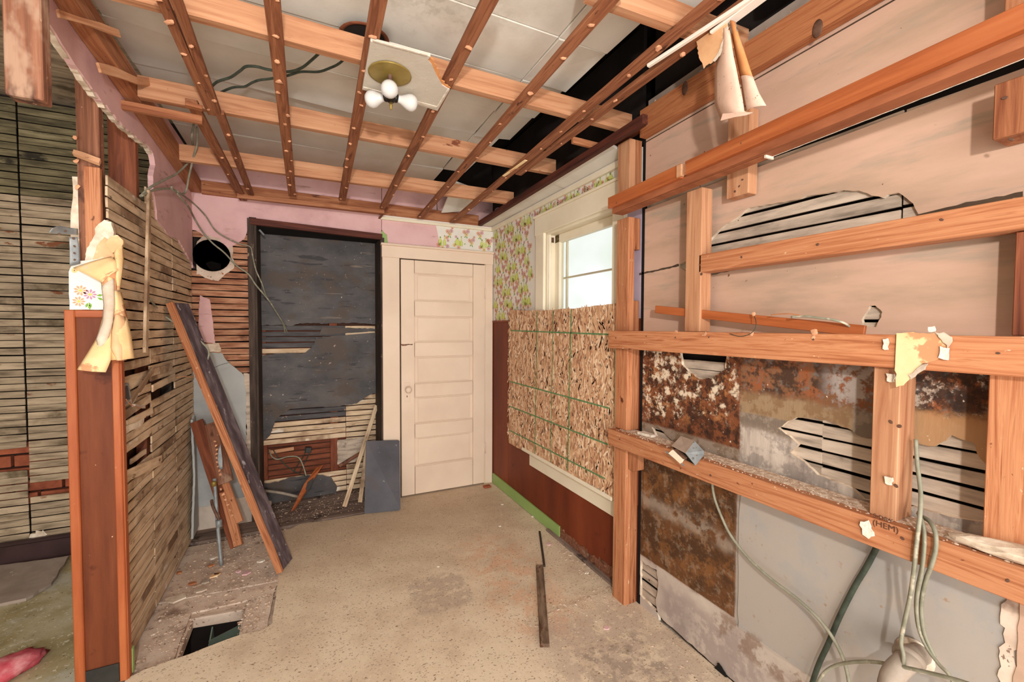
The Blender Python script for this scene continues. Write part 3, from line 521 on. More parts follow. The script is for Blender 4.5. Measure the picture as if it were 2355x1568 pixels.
bf = struct('baseboard_left'); abox('skirting_board', -3.3, -.81, 3.49, 3.51, 0, .115, M['darkbase'], bf); abox('skirting_cap', -3.3, -.81, 3.482, 3.51, .115, .140, M['darkbase'], bf, .006)
slab('far_floor_sheet', [(-3.3, -.9, .002), (-.83, -.9, .002), (-.83, 3.50, .002), (-3.3, 3.50, .002)], (0, 0, -.01), M['leftfloor'], fl)
wx = tag(abox('wall_side', -3.34, -3.3, -2.6, 4.1, -.03, 2.95, M['tile']), kind='structure')
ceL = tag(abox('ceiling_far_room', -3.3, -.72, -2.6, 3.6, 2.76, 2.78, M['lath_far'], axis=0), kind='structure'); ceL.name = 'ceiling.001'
# ---- right wall, window bay
wr = struct('wall_right')
Y0, Y1 = 1.66, YB        # bay
WA, WB_, WZ0, WZ1 = 1.86, 2.60, .50, 2.07     # window opening
def xpan(nm, y0, y1, z0, z1, m, x=XW, th=.018, parent=None): return abox(nm, x, x+th, y0, y1, z0, z1, m, parent or wr, 0, axis=1)
xpan('wallpaper', WB_, Y1, 1.457, 2.31, M['paperwhite']); xpan('wallpaper', Y0, WB_, WZ1, 2.31, M['paperwhite'])
xpan('lilac_plaster', Y0, WA, 1.457, WZ1, M['lilac'])
xpan('panelling', 3.208, Y1, 0, 1.457, M['redpanel'], XW-.002); xpan('panelling', WB_, 3.206, 0, 1.457, M['redpanel'], XW-.001)
xpan('panelling', Y0, WB_, 0, WZ0, M['redpanel'], XW-.001); xpan('panelling', Y0, WA, WZ0, 1.457, M['redpanel'], XW-.001)
abox('panelling_cap', XW-.012, XW, 2.8, Y1, 1.450, 1.466, M['redpanel'], wr, axis=1)
slab('gnawed_panelling', rough([(XW-.005, 1.80, -.01), (XW-.005, 2.40, -.01), (XW-.005, 2.40, .075), (XW-.005, 2.1, .06), (XW-.005, 1.80, .085)], .012, .02), (.008, 0, 0), M['old_stud'], wr)
abox('ragged_floor_strip', XW-.035, XW-.006, 1.80, 2.52, 0, .014, M['sootfloor'], wr, axis=1)
abox('crown_strip', XW-.02, XW, Y0+.09, YB, 2.262, 2.290, M['cream'], wr, axis=1); abox('crown_strip', XW-.012, XW, Y0+.09, YB, 2.29, 2.303, M['whitetrim'], wr, axis=1)
# soffit of old ceiling tiles above the window
for i, (a, b) in enumerate(((1.76, 2.36), (2.363, 2.96), (2.963, 3.54))):
    slab('soffit_tile', [(1.40, a, 2.33), (XW, a, 2.31), (XW, b, 2.305), (1.40, b, 2.305 if i == 2 else 2.325)], (0, 0, .013), M['tile'], wr)
slab('upper_void_wall', [(XW, Y0, 2.33), (XW, YB, 2.33), (XW, YB, 2.9), (XW, Y0, 2.9)], (.02, 0, 0), M['void'], wr)  # sheet coloured near-black to stand for the unlit void above the soffit
slab('upper_void_wall', rough([(XW-.002, 1.9, 2.36), (XW-.002, 3.5, 2.36), (XW-.002, 3.5, 2.45), (XW-.002, 1.9, 2.41)], .01, .04), (.004, 0, 0), M['lilac'], wr)
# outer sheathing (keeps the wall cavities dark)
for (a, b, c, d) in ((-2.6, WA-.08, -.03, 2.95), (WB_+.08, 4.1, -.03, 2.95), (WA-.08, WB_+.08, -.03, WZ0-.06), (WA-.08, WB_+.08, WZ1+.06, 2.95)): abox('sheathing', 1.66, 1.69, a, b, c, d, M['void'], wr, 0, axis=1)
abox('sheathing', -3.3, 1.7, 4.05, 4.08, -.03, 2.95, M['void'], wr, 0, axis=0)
# printed motifs of the wallpaper: bottles and daisies, as thin print on the paper
PRT = ['petalorange', 'petalpink', 'petalyellow', 'heart', 'bottle', 'outline', 'leaf', 'petalsalmon', 'petalmauve', 'yellowheart']
def prints(name, parent, items, to3, clip=None):
    bm = bmesh.new(); me_mats = [M[k] for k in PRT]
    def poly(pts, mi, lv):
        vs = [bm.verts.new(to3(u, z, lv)) for u, z in pts]
        try: f = bm.faces.new(vs); f.material_index = PRT.index(mi)
        except ValueError: pass
    def disc(u, z, r, mi, lv, n=8): poly([(u+r*math.cos(a*2*math.pi/n), z+r*math.sin(a*2*math.pi/n)) for a in range(n)], mi, lv)
    def flower(u, z, r, mi, hm='heart', rot=0):
        n = 9
        for a in range(n):
            t = a*2*math.pi/n+rot; t0, t1 = t-.26, t+.26
            poly([(u+r*.2*math.cos(t), z+r*.2*math.sin(t)), (u+r*.72*math.cos(t0), z+r*.72*math.sin(t0)), (u+r*math.cos(t), z+r*math.sin(t)), (u+r*.72*math.cos(t1), z+r*.72*math.sin(t1))], mi, 1)
        disc(u, z, r*.24, hm, 2)
    def bottle(u, z, h, wd, kind):
        def shp(k):
            W, H = wd*k, h
            if kind == 0: return [(-W, 0), (W, 0), (W, H*.62), (W*.4, H*.74), (W*.4, H*.95), (-W*.4, H*.95), (-W*.4, H*.74), (-W, H*.62)]
            if kind == 1: return [(-W*.9, 0), (W*.9, 0), (W*1.1, H*.3), (W*.8, H*.5), (W*.3, H*.66), (W*.3, H), (-W*.3, H), (-W*.3, H*.66), (-W*.8, H*.5), (-W*1.1, H*.3)]
            return [(-W*1.25, 0), (W*1.25, 0), (W*1.3, H*.55), (W*.8, H*.7), (W*.8, H*.85), (-W*.8, H*.85), (-W*.8, H*.7), (-W*1.3, H*.55)]
        poly([(u+a*1.14, z-.0015+b*1.03) for a, b in shp(1)], 'outline', 0); poly([(u+a, z+b) for a, b in shp(1)], 'bottle', 1)
        poly([(u+a*.45, z+h*.12+b*.45) for a, b in shp(1)[:4]], 'outline', 2) if kind == 0 else None
        disc(u, z+h*.97, wd*.5, 'outline', 2, 6)
    def leaf(u, z, r, t): poly([(u, z), (u+r*math.cos(t-.4)*.6, z+r*math.sin(t-.4)*.6), (u+r*math.cos(t), z+r*math.sin(t)), (u+r*math.cos(t+.4)*.6, z+r*math.sin(t+.4)*.6)], 'leaf', 1)
    for it in items:
        k = it[0]
        if k == 'f': flower(*it[1:])
        elif k == 'b': bottle(*it[1:])
        elif k == 'l': leaf(*it[1:])
    me = bpy.data.meshes.new(name); bm.to_mesh(me); bm.free()
    for mm in me_mats: me.materials.append(mm)
    o = bpy.data.objects.new(name, me); COL.objects.link(o); keep(o, parent); o['kind'] = 'stuff'; return o
def motif(u, z, v, s=1.22):
    o = []
    if v % 3 == 0:
        o += [('b', u-.02*s, z, .062*s, .012*s, 0), ('b', u+.012*s, z+.004, .072*s, .010*s, 1), ('f', u-.034*s, z+.004, .0175*s, 'petalorange'), ('f', u+.034*s, z+.0, .0165*s, 'petalpink'), ('f', u-.004, z-.012*s, .0165*s, 'petalyellow'), ('f', u+.03*s, z+.062*s, .0165*s, 'petalorange'), ('f', u+.038*s, z+.04*s, .012*s, 'petalpink')]
    elif v % 3 == 1:
        o += [('f', u-.016*s, z+.03*s, .0175*s, 'petalorange'), ('f', u+.012*s, z+.036*s, .0175*s, 'petalpink'), ('f', u, z+.012*s, .0165*s, 'petalyellow'), ('l', u, z+.002, .022*s, -1.2), ('l', u-.004, z+.002, .02*s, -2.2), ('f', u+.02*s, z+.058*s, .011*s, 'petalorange')]
    else:
        o += [('b', u, z, .052*s, .014*s, 2), ('b', u+.03*s, z-.004, .07*s, .009*s, 1), ('f', u-.024*s, z-.002, .0165*s, 'petalyellow'), ('f', u+.01, z-.016*s, .0165*s, 'petalorange'), ('f', u-.012*s, z+.062*s, .012*s, 'petalpink'), ('l', u+.05*s, z+.01, .018*s, .6)]
    return o
it = []; WRG = random.Random(4)
for r in range(8):
    for c in range(18):
        u = 1.86+c*.104+(r % 2)*.052; z = 1.475+r*.102
        if u > 3.50 or (u < 2.80 and z < 2.17): continue
        if z > 2.20: continue
        it += motif(u+WRG.uniform(-.008, .008), z+WRG.uniform(-.006, .006), r*2+c)
        it.append(('f', u+.062, z+WRG.uniform(0, .06), .0125, WRG.choice(['petalorange', 'petalyellow', 'petalpink'])))
for c in range(9): it += motif(1.80+c*.112, 2.186, c, .9)
prints('wallpaper_print', wr, it, lambda u, z, l: (XW-.0006-.0003*l, u, z))
it = []
for c, (u, z) in enumerate([(1.06, 2.10), (1.19, 2.115), (1.32, 2.13), (1.44, 2.11), (1.12, 2.19), (1.27, 2.20), (1.40, 2.20), (1.49, 2.14)]): it += motif(u, z, c*2 if c < 4 else 1, 1.15)
prints('wallpaper_print', wb, it, lambda u, z, l: (u, YB-.0016-.0003*l, z))
# ---- right wall, stripped part beside the bay
XR = XW
seamz = 2.315
NEAR = -.6
slab('pink_board', [(XR, NEAR, seamz+.062), (XR, 1.635, seamz+.012), (XR, 1.635, 2.42), (XR, NEAR, 2.42)], (.015, 0, 0), M['pinkR'], wr)
slab('pink_board', [(XR, NEAR, 2.075), (XR, 1.635, 2.075), (XR, 1.635, seamz+.006), (XR, NEAR, seamz+.056)], (.015, 0, 0), M['pinkR'], wr)
slab('seam_filler', rough([(XR+.002, NEAR, seamz+.050), (XR+.002, 1.635, seamz), (XR+.002, 1.635, seamz+.018), (XR+.002, NEAR, seamz+.068)], .003, .03, skip=(1, 3)), (.015, 0, 0), M['crack'], wr)
hA = PX(XR, [(1500, 622), (1560, 608), (1598, 592), (1638, 545), (1662, 522), (1690, 503), (1722, 478), (1762, 470), (1812, 462), (1868, 448), (1900, 444), (1935, 437), (1975, 438), (2005, 450), (2030, 455), (2042, 447), (2066, 443), (2084, 455), (2100, 468), (2112, 492), (2105, 515), (2080, 530), (1850, 585), (1640, 632), (1612, 640), (1585, 628), (1560, 613)])
hA = hA[1:]
hB = PX(XR, [(1980, 750), (1985, 728), (2000, 703), (2012, 702), (2029, 718), (2027, 729), (2015, 752)])
slab('pink_board', [(XR, NEAR, 1.33), (XR, 1.635, 1.33), (XR, 1.635, 1.996), (XR, .4, 2.020), (XR, NEAR, 2.035)], (.014, 0, 0), M['pinkR'], wr, em=M['plaster_edge'], holes=[rough(hA, .0025, .02), rough(hB, .002, .012)])
pE = [(1470, 628), (1500, 622), (1545, 612), (1560, 606), (1560, 612), (1520, 621), (1470, 633)]
slab('scorched_seam', rough(PX(XR-.001, pE), .002, .02), (.004, 0, 0), M['crack'], wr)
slab('scorched_seam', rough(PX(XR-.001, [(2105, 500), (2200, 483), (2290, 468), (2352, 452), (2352, 440), (2290, 452), (2200, 472), (2110, 493)]), .003, .02), (.004, 0, 0), M['crack'], wr)
laths(wr, 0, XR+.018, [(.05, .62), (.625, 1.635)], 1.41, 2.02, .046, M['lath_white'], key='ra')
laths(wr, 0, XR+.018, [(-.6, .36), (.365, .812), (.815, 1.64)], .06, 1.22, .046, M['lath_white'], lambda a, b, z: .35 < z < .66, key='rb')
laths(wr, 0, XR+.018, [(1.15, 1.64)], 1.250, 1.255, .046, M['lath_white'], key='rc')
abox('backing', XR+.06, XR+.075, NEAR, 1.64, -.03, 2.9, M['void'], wr, 0, axis=1)
hC = PX(XR, [(1789, 984), (1812, 968), (1832, 960), (1862, 962), (1902, 966), (1950, 985), (1984, 1006), (2045, 1012), (2106, 1020), (2150, 1026), (2176, 1012), (2188, 1000), (2206, 1008), (2240, 1018), (2246, 1040), (2262, 1062), (2286, 1082), (2283, 1205), (2225, 1195), (2160, 1180), (2100, 1165), (2030, 1158), (1985, 1148), (1958, 1122), (1925, 1108), (1880, 1092), (1850, 1062), (1818, 1040), (1836, 1022), (1815, 1002)])
hD = PX(XR, [(1563, 805), (1672, 806), (1668, 850), (1640, 868), (1612, 872), (1588, 858), (1568, 838)])
hE = PX(XR, [(1498, 982), (1515, 984), (1530, 998), (1545, 1012), (1540, 1022), (1510, 1010), (1505, 995)])
zm = .885
slab('stained_plaster', [(XR, NEAR, .80), (XR, 1.635, .80), (XR, 1.635, 1.326), (XR, NEAR, 1.326)], (.014, 0, 0), M['lowR'], wr, em=M['plaster_edge'], holes=[rough(hC, .003, .02), rough(hD, .003, .015), rough(hE, .002, .01)])
hF = PX(XR, [(1451, 1284), (1468, 1284), (1485, 1298), (1510, 1310), (1514, 1345), (1508, 1385), (1515, 1428), (1495, 1415), (1451, 1376)])
hF = [Vector((XR, min(p.y, 1.633), p.z)) for p in hF]
slab('under_plaster', rough([(XR, NEAR, -.0), (XR, .95, .0), (XR, 1.45, .015), (XR, 1.635, .05), (XR, 1.635, .798), (XR, NEAR, .798)], .004, .03, skip=(3, 4, 5)), (.014, 0, 0), M['underR'], wr, em=M['plaster_edge'], holes=[rough(hF, .003, .02)])
# raised layers with edges of their own on the lower wall
slab('grey_panel', rough([(XR-.005, NEAR, .255), (XR-.005, 1.085, .235), (XR-.005, 1.092, .60), (XR-.005, 1.085, .797), (XR-.005, NEAR, .797)], .0025, .03, skip=(3, 4)), (.005, 0, 0), M['underR'], wr)
slab('pink_board', rough([(XR-.012, NEAR, 0), (XR-.012, .372, 0), (XR-.012, .366, .79), (XR-.012, NEAR, .79)], .004, .03, skip=(3,)), (.008, 0, 0), M['pinkR'], wr, em=M['plaster_edge'])
slab('broken_edge', rough([(XR-.009, .366, .02), (XR-.009, .395, .0), (XR-.009, .390, .79), (XR-.009, .366, .79)], .007, .015), (.005, 0, 0), M['subfloor'], wr)
slab('brown_panel', rough([(XR-.004, 1.112, .262), (XR-.004, 1.47, .29), (XR-.004, 1.47, .34), (XR-.004, 1.615, .36), (XR-.004, 1.615, .797), (XR-.004, 1.150, .797), (XR-.004, 1.152, .60), (XR-.004, 1.125, .58)], .003, .03, skip=(4,)), (.004, 0, 0), M['underR'], wr)
slab('lath_gap_strip', [(XR-.001, 1.636, 0), (XR-.001, 1.652, 0), (XR-.001, 1.652, 2.42), (XR-.001, 1.636, 2.42)], (.02, 0, 0), M['black'], wr)
# ---- window
wn = struct('window_1')
gx = 1.60
c = M['cream']
abox('casing', XW-.022, XW, WB_, WB_+.115, WZ0-.02, WZ1+.06, c, wn, .003, 2); abox('casing', XW-.022, XW, WA-.10, WA, WZ0-.02, WZ1+.06, c, wn, .003, 2)
abox('head_casing', XW-.024, XW, WA-.10, WB_+.125, WZ1-.005, WZ1+.12, c, wn, .003, 1); abox('head_cap', XW-.034, XW, WA-.10, WB_+.135, WZ1+.12, WZ1+.135, c, wn, .003, 1)
abox('jamb', XW, 1.655, WB_-.02, WB_+.01, WZ0, WZ1, c, wn, .002, 2); abox('jamb', XW, 1.655, WA-.01, WA+.02, WZ0, WZ1, c, wn, .002, 2)
abox('head_jamb', XW, 1.655, WA, WB_, WZ1-.02, WZ1+.01, c, wn, .002, 1)
abox('stop_bead', XW+.005, XW+.022, WB_-.034, WB_-.02, WZ0, WZ1, c, wn, .004, 2); abox('stop_bead', XW+.005, XW+.022, WA+.02, WA+.034, WZ0, WZ1, c, wn, .004, 2)
sashY0, sashY1 = WA+.02, WB_-.02
abox('sash_stile', gx-.02, gx+.015, sashY1-.055, sashY1, WZ0, WZ1-.02, c, wn, .003, 2); abox('sash_stile', gx-.02, gx+.015, sashY0, sashY0+.05, WZ0, WZ1-.02, c, wn, .003, 2)
abox('sash_rail', gx-.02, gx+.015, sashY0, sashY1, WZ1-.075, WZ1-.02, c, wn, .003, 1); abox('sash_rail', gx-.02, gx+.015, sashY0, sashY1, 1.22, 1.27, c, wn, .003, 1); abox('sash_rail', gx-.02, gx+.015, sashY0, sashY1, WZ0, WZ0+.07, c, wn, .003, 1)
abox('storm_rail', 1.640, 1.655, sashY0, sashY1, 1.750, 1.762, M['cream'], wn, .002, 1); abox('storm_stile', 1.640, 1.655, sashY1-.062, sashY1-.045, WZ0, WZ1, M['cream'], wn, .002, 2)
gm = bpy.data.materials.new('window_glass'); gm.use_nodes = True; gb = gm.node_tree.nodes['Principled BSDF']; gb.inputs['Transmission Weight'].default_value = 1; gb.inputs['Roughness'].default_value = .12; gb.inputs['IOR'].default_value = 1.02; gb.inputs['Base Color'].default_value = (.97, .98, .96, 1)
abox('pane', gx+.0, gx+.004, sashY0+.045, sashY1-.05, 1.265, WZ1-.07, gm, wn, 0, 1); abox('pane', gx+.0, gx+.004, sashY0+.045, sashY1-.05, WZ0+.06, 1.225, gm, wn, 0, 1)
beam('sash_lift', P(1335, 492, 0, gx-.024), P(1352, 487, 0, gx-.024), .004, .008, M['nail'], parent=wn)
abox('lock_slot', XW+.03, XW+.05, WB_-.0215, WB_-.0195, 2.00, 2.035, M['nail'], wn, 0, 2)
abox('sill', XW-.055, XW+.08, 1.80, 2.86, .475, .500, c, wn, .006, 1); abox('sill_apron', XW-.018, XW, 1.80, 2.80, .375, .475, c, wn, .003, 1)
abox('pale_edge_trim', 1.452, 1.476, 1.752, 1.766, 0, 1.31, M['cream'], wn, .001, 2)
# ---- door
dr = struct('door_1'); dm = M['door']
dx0, dx1, dz0, dz1 = .700, 1.432, .012, 1.955
pw = .108; pz = [P(945, y, 1, YB-.03).z for y in (627, 692, 726, 788, 820, 884, 914, 977, 1008, 1075)]
yf = YB-.03; yb = YB+.005
abox('stile', dx0, dx0+pw, yf, yb, dz0, dz1, dm, dr, .002, 2); abox('stile', dx1-pw, dx1, yf, yb, dz0, dz1, dm, dr, .002, 2)
rz = [(pz[0], dz1)]+[(pz[i+1], pz[i]) for i in (1, 3, 5, 7)]+[(dz0, pz[9])]
for a, b in rz: abox('door_rail', dx0+pw+.0035, dx1-pw-.0035, yf, yb, min(a, b), max(a, b), dm, dr, .002, 0)
for i in range(0, 10, 2):
    a, b = pz[i+1], pz[i]; abox('door_panel', dx0+pw-.01, dx1-pw+.01, yf+.018, yb-.004, a-.01, b+.01, dm, dr, 0, 0)
    abox('raised_field', dx0+pw+.030, dx1-pw-.030, yf+.012, yf+.019, a+.016, b-.016, dm, dr, .002, 0)
    abox('panel_mould', dx0+pw, dx1-pw, yf+.004, yf+.014, a, a+.008, dm, dr, .003, 0); abox('panel_mould', dx0+pw, dx1-pw, yf+.004, yf+.014, b-.008, b, dm, dr, .003, 0)
pl_ = P(937, 900, 1, yf); lp = tag(abox('lock_plate', pl_.x-.022, pl_.x+.022, yf-.003, yf, pl_.z-.085, pl_.z+.075, dm, dr, .001, 2))
kn = P(937, 895, 1, yf); lathe('door_knob', [(.012, 0), (.010, .018), (.020, .026), (.027, .040), (.025, .055), (.014, .064), (0, .066)], dm, zto(kn, (0, -1, 0)), dr, 20)
kh = P(936, 911, 1, yf); abox('keyhole', kh.x-.003, kh.x+.003, yf-.0035, yf-.0028, kh.z-.009, kh.z+.007, M['bakelite'], dr, 0, 2)
for z in (1.66, .28): lathe('hinge', [(.006, 0), (.006, .09), (0, .095)], dm, zto((dx1+.004, yf-.004, z), (0, 0, 1)), dr, 8)
sc_ = P(935, 792, 1, yf-.002); slab('splintered_latch', rough([(sc_.x-.045, yf-.002, sc_.z+.004), (sc_.x+.05, yf-.002, sc_.z+.006), (sc_.x+.05, yf-.002, sc_.z-.006), (sc_.x-.04, yf-.002, sc_.z-.008)], .004, .012), (0, .003, 0), M['old_stud'], dr)
abox('door_casing', .556, .690, YB-.025, YB+.01, 0, 1.965, dm, dr, .002, 2); abox('door_casing', 1.442, 1.512, YB-.025, YB+.01, 0, 1.965, dm, dr, .002, 2)
abox('head_casing', .552, 1.515, YB-.028, YB+.01, 1.965, 2.058, dm, dr, .002, 0); abox('head_cap', .545, 1.518, YB-.042, YB+.01, 2.058, 2.076, dm, dr, .003, 0)
abox('door_gap', dx0-.012, dx1+.012, YB+.0, YB+.008, 0, 1.967, M['crack'], dr, 0, 2)
for (a, b) in ((.69, .699), (1.433, 1.441)): abox('jamb_edge', a, b, YB-.022, YB+.004, .0, 1.96, M['crack'] if a < 1 else dm, dr, 0, 2)
# ---- green skirting
bb = tag(slab('baseboard_right', [(XW-.012, 2.385, .005), (XW-.012, YB-.04, .005), (XW-.012, YB-.04, .092), (XW-.012, 2.385, .082)], (.010, 0, 0), M['greenbase']), kind='structure')

# ================================================================== THINGS
def thing_beam(name, a, b, wy, hz, m, label, cat, group=None, up=(0, 0, 1), bev=.002):
    o = beam(name, a, b, wy, hz, m, up, bev=bev); return tag(o, label, cat, group)
# ---- chips of torn board left round the nails (shared meshes)
CH = []
for k in range(5):
    bm = bmesh.new(); bmesh.ops.create_icosphere(bm, subdivisions=1, radius=1)
    rg = random.Random(k)
    for v in bm.verts: v.co = Vector((v.co.x*rg.uniform(.6, 1.5), v.co.y*rg.uniform(.6, 1.3), v.co.z*rg.uniform(.3, .9)))
    me = bpy.data.meshes.new('chip'); bm.to_mesh(me); bm.free(); me.materials.append(M['chip']); CH.append(me)
bm = bmesh.new(); bmesh.ops.create_cone(bm, segments=8, radius1=1, radius2=.8, depth=.5, cap_ends=True); NAILME = bpy.data.meshes.new('nail'); bm.to_mesh(NAILME); bm.free(); NAILME.materials.append(M['nail'])
CRG = random.Random(21)
def chip(parent, p, r, n, me=None, name='wood_chip', flat=.5):
    o = bpy.data.objects.new(name, me or CRG.choice(CH)); COL.objects.link(o); keep(o, parent)
    mm = zto(p, n); mm = mm @ Matrix.Rotation(CRG.uniform(0, 6.28), 4, 'Z') @ Matrix.Diagonal((r, r*CRG.uniform(.6, 1), r*flat, 1)); o.matrix_basis = mm
    return o
# ---- ceiling joists of the dropped frame
def joist(pa, pb, xa, xb, label, zoff=0, m='fir_pale', h=.089, th=.038):
    a, b = PC(*pa), PC(*pb); d = (b-a)
    A = a+d*((xa-a.x)/d.x); B = a+d*((xb-a.x)/d.x)
    for q in (A, B): q.z = zc(q.y)+h/2+.0005; q.y += th/2
    return thing_beam('ceiling_joist', A, B, th, h, M[m], label, 'joist', 'joists of the dropped ceiling frame')
J0 = joist((1440, 20), (1542, 57), .80, 1.50, 'short pale joist at the top edge above the hanging paper strips')
J1 = joist((450, 37), (830, 138), -.622, 1.50, 'pale ceiling joist behind the light fixture board, nearest of the long joists')
J2 = joist((305, 219), (1148, 376), -.622, 1.42, 'pale ceiling joist crossing just beyond the bare bulbs')
J3 = joist((410, 367), (1150, 465), -.622, 1.42, 'pale ceiling joist one bay short of the back wall')
J4 = joist((467, 445), (870, 492), -.622, 1.38, 'ledger joist fixed along the back pink wall under the tiles', m='fir')
LB = thing_beam('ledger_board', (XL+.029, .9, zc(.9)+.045), (XL+.029, 3.52, zc(3.52)+.045), .056, .089, M['fir'], 'long orange ledger board along the left wall top under the tiles', 'board', None)
for (a, b, s) in (((132, 30), (210, 60), .022), ((226, 155), (296, 182), .024)):
    A, B = P(*a, 0, XL+.03), P(*b, 0, XL+.03); B.x += .07
    tag(beam('wood_splinter', A, B, .010, s, M['fir_pale'], (0, 0, 1), wob=.012, seg=6), 'torn splinter stuck under the left ledger board, %s one' % ('upper near' if s < .023 else 'lower'), 'splinter', 'splinters on the left ledger board')
# ---- furring strips
def strip(pa, pb, wd, label, nch, name='furring_strip', m='strip', off=-.0195, th=.019, seedc=0):
    a, b = PC(*pa, off), PC(*pb, off); L = (b-a).length
    up = Vector((0, .055, 1)); n = up.normalized(); c = n*(th/2)
    o = beam(name, a+c, b+c, wd, th, M[m], up, bev=.0015, wob=.0015, seg=5); tag(o, label, 'strip', 'furring strips under the ceiling joists')
    rg = random.Random(int(pa[0])+nch)
    for k in range(nch):
        t = (k+.5+rg.uniform(-.28, .28))/nch; p = a.lerp(b, t)+Vector((rg.uniform(-.4, .4)*wd, 0, 0))
        chip(o, p-n*.002, rg.uniform(.006, .0125)*(1.25 if t < .4 else 1), -n, flat=.7)
    return o
S1 = strip((622, -30), (672, 452), .046, 'furring strip left of the bulbs, with a row of pale wood chips', 14)
S2 = strip((884, -60), (787, 462), .046, 'furring strip running behind the left edge of the light fixture board', 12)
S3 = strip((1160, -60), (880, 482), .046, 'furring strip touching the torn right corner of the fixture board', 10)
S4 = strip((1425, -20), (966, 503), .046, 'furring strip between the fixture board and the white trim, crossing open tiles', 11)
S5 = strip((1735, -70), (1040, 513), .046, 'long furring strip nearest the window wall with a torn plaster strip', 12)
S6 = strip((1800, -50), (1192, 403), .042, 'second furring strip beside the window-side one, ends short', 6)
S7 = strip((340, -70), (488, 266), .030, 'left-hand strip of the near pair by the top left cables', 5)
S7b = strip((378, -70), (500, 262), .030, 'right-hand strip of the near pair by the top left cables', 4)
S8 = strip((440, 238), (560, 462), .044, 'left-hand strip of the far pair reaching the back wall ledger', 4)
S9 = strip((505, 262), (578, 452), .034, 'right-hand strip of the far pair reaching the back wall ledger', 3)
def flat_batten(pa, pb, wd, h, label, off, m='fir', v=None):
    a, b = PC(*pa, off), PC(*pb, off); return thing_beam('batten', a, b, wd, h, M[m], label, 'batten', 'short battens nailed under the frame')
flat_batten((272, 240), (466, 277), .022, .036, 'short batten at top left joining ledger board and strip pair', -.035)
flat_batten((545, 450), (884, 487), .02, .030, 'thin batten under the ledger joist above the dark niche', -.028)
flat_batten((1316, 322), (1412, 346), .02, .032, 'short light batten from window-side strip to the double stud', -.03)
flat_batten((426, 240), (466, 250), .035, .016, 'small offcut joining the two strip pairs', -.030)
a, b = Vector((1.385, 3.52, 2.315)), Vector((1.352, 1.46, 2.325))
thing_beam('ledger_board', a, b, .030, .042, M['redbeam'], 'dark red-brown ledger board along the soffit over the window', 'board')
a, b = PC(1398, 340, -.02), PC(1488, 283, -.02)
thing_beam('wood_block', a, b, .045, .028, M['dark_fir'], 'dark block lying over the double stud head', 'block')
# dark tube end and red block in the corner under strip three
a = PC(850, 505, -.08); thing_beam('wood_splinter', PC(868, 508, -.03), PC(893, 476, -.02), .018, .006, M['dark_fir'], 'dark pointed splinter hanging at the top of the niche, left of the door', 'splinter')
# white trim remnants and gypsum along the right strip
ag, bg_ = PC(1490, 152, -.032), PC(1800, -50, -.032)
thing_beam('white_trim', ag, bg_, .016, .012, M['whitetrim'], 'narrow white painted trim left along the window-side strips', 'trim')
ag, bg_ = PC(1640, 78, -.034), PC(1760, -12, -.034)
thing_beam('white_trim', ag, bg_, .038, .010, M['whitetrim'], 'wide white painted trim above the hanging paper', 'trim')
ag, bg_ = PC(1158, 405, -.024), PC(1210, 368, -.024)
thing_beam('plaster_sliver', ag, bg_, .020, .005, M['yellowpaper'], 'cream plaster sliver stuck under the window-side strip', 'sliver')
for (x, y, g) in ((905, 443, 1), (1000, 455, 2), (880, 468, 3)): pass
# ---- light fixture
z0 = -.021
fb = [PC(x, y, z0) for x, y in [(852, 86), (990, 122), (984, 130), (993, 142), (1003, 165), (1016, 188), (1034, 200), (1006, 248), (930, 224), (833, 199)]]
fx = empty('light_fixture', PC(897, 168, z0), 'bare three-bulb light fixture with round brass plate on torn ceiling board', 'light fixture')
board_ = empty('ceiling_board_remnant', PC(930, 160, z0), 'torn white textured ceiling board remnant holding the bulb fixture', 'board')
slab('drywall', fb, (0, 0, -.013), M['drywall'], board_)
def edge_strip(p, q, wd, m, name='bare_gypsum_edge'):
    a, b = PC(*p, z0-.0145), PC(*q, z0-.0145); beam(name, a, b, wd, .003, m, (0, 0, 1), board_)
edge_strip((857, 93), (983, 127), .010, M['gyp']); edge_strip((834, 202), (1004, 247), .020, M['gyp']); edge_strip((1032, 203), (1006, 245), .007, M['gyp'])
slab('torn_paper', rough([PC(x, y, z0-.004) for x, y in [(984, 126), (996, 135), (1004, 150), (1012, 172), (1022, 190), (1036, 200), (1026, 202), (1010, 186), (998, 160), (988, 138)]], .004, .01), (0, 0, -.004), M['glueorange'], board_)
cc = PC(897, 168, z0-.014)
lathe('brass_plate', [(.0, -.006), (.020, -.005), (.055, -.003), (.070, -.004), (.077, .001), (.079, .006), (.074, .0065), (.0, .0065)], M['brass'], zto(cc, (0, 0, -1)), fx, 36)
hub = PC(899, 222, -.075)
lathe('stem', [(.009, 0), (.009, .055), (0, .055)], M['nail'], zto(cc, (hub-cc)), fx, 10)
lathe('socket_hub', [(.0, -.018), (.018, -.016), (.024, -.004), (.022, .012), (.012, .022), (0, .023)], M['bakelite'], zto(hub, (0, 0, -1)), fx, 18)
lathe('finial', [(.0, .0), (.006, .0), (.006, .016), (.008, .018), (.005, .022), (.005, .034), (.0, .036)], M['brass'], zto(hub-Vector((0, 0, .016)), (0, 0, -1)), fx, 10)
bprof = [(.013, 0), (.0135, .012), (.015, .022), (.021, .036), (.028, .052), (.0305, .066), (.029, .080), (.022, .092), (.011, .0985), (0, .100)]
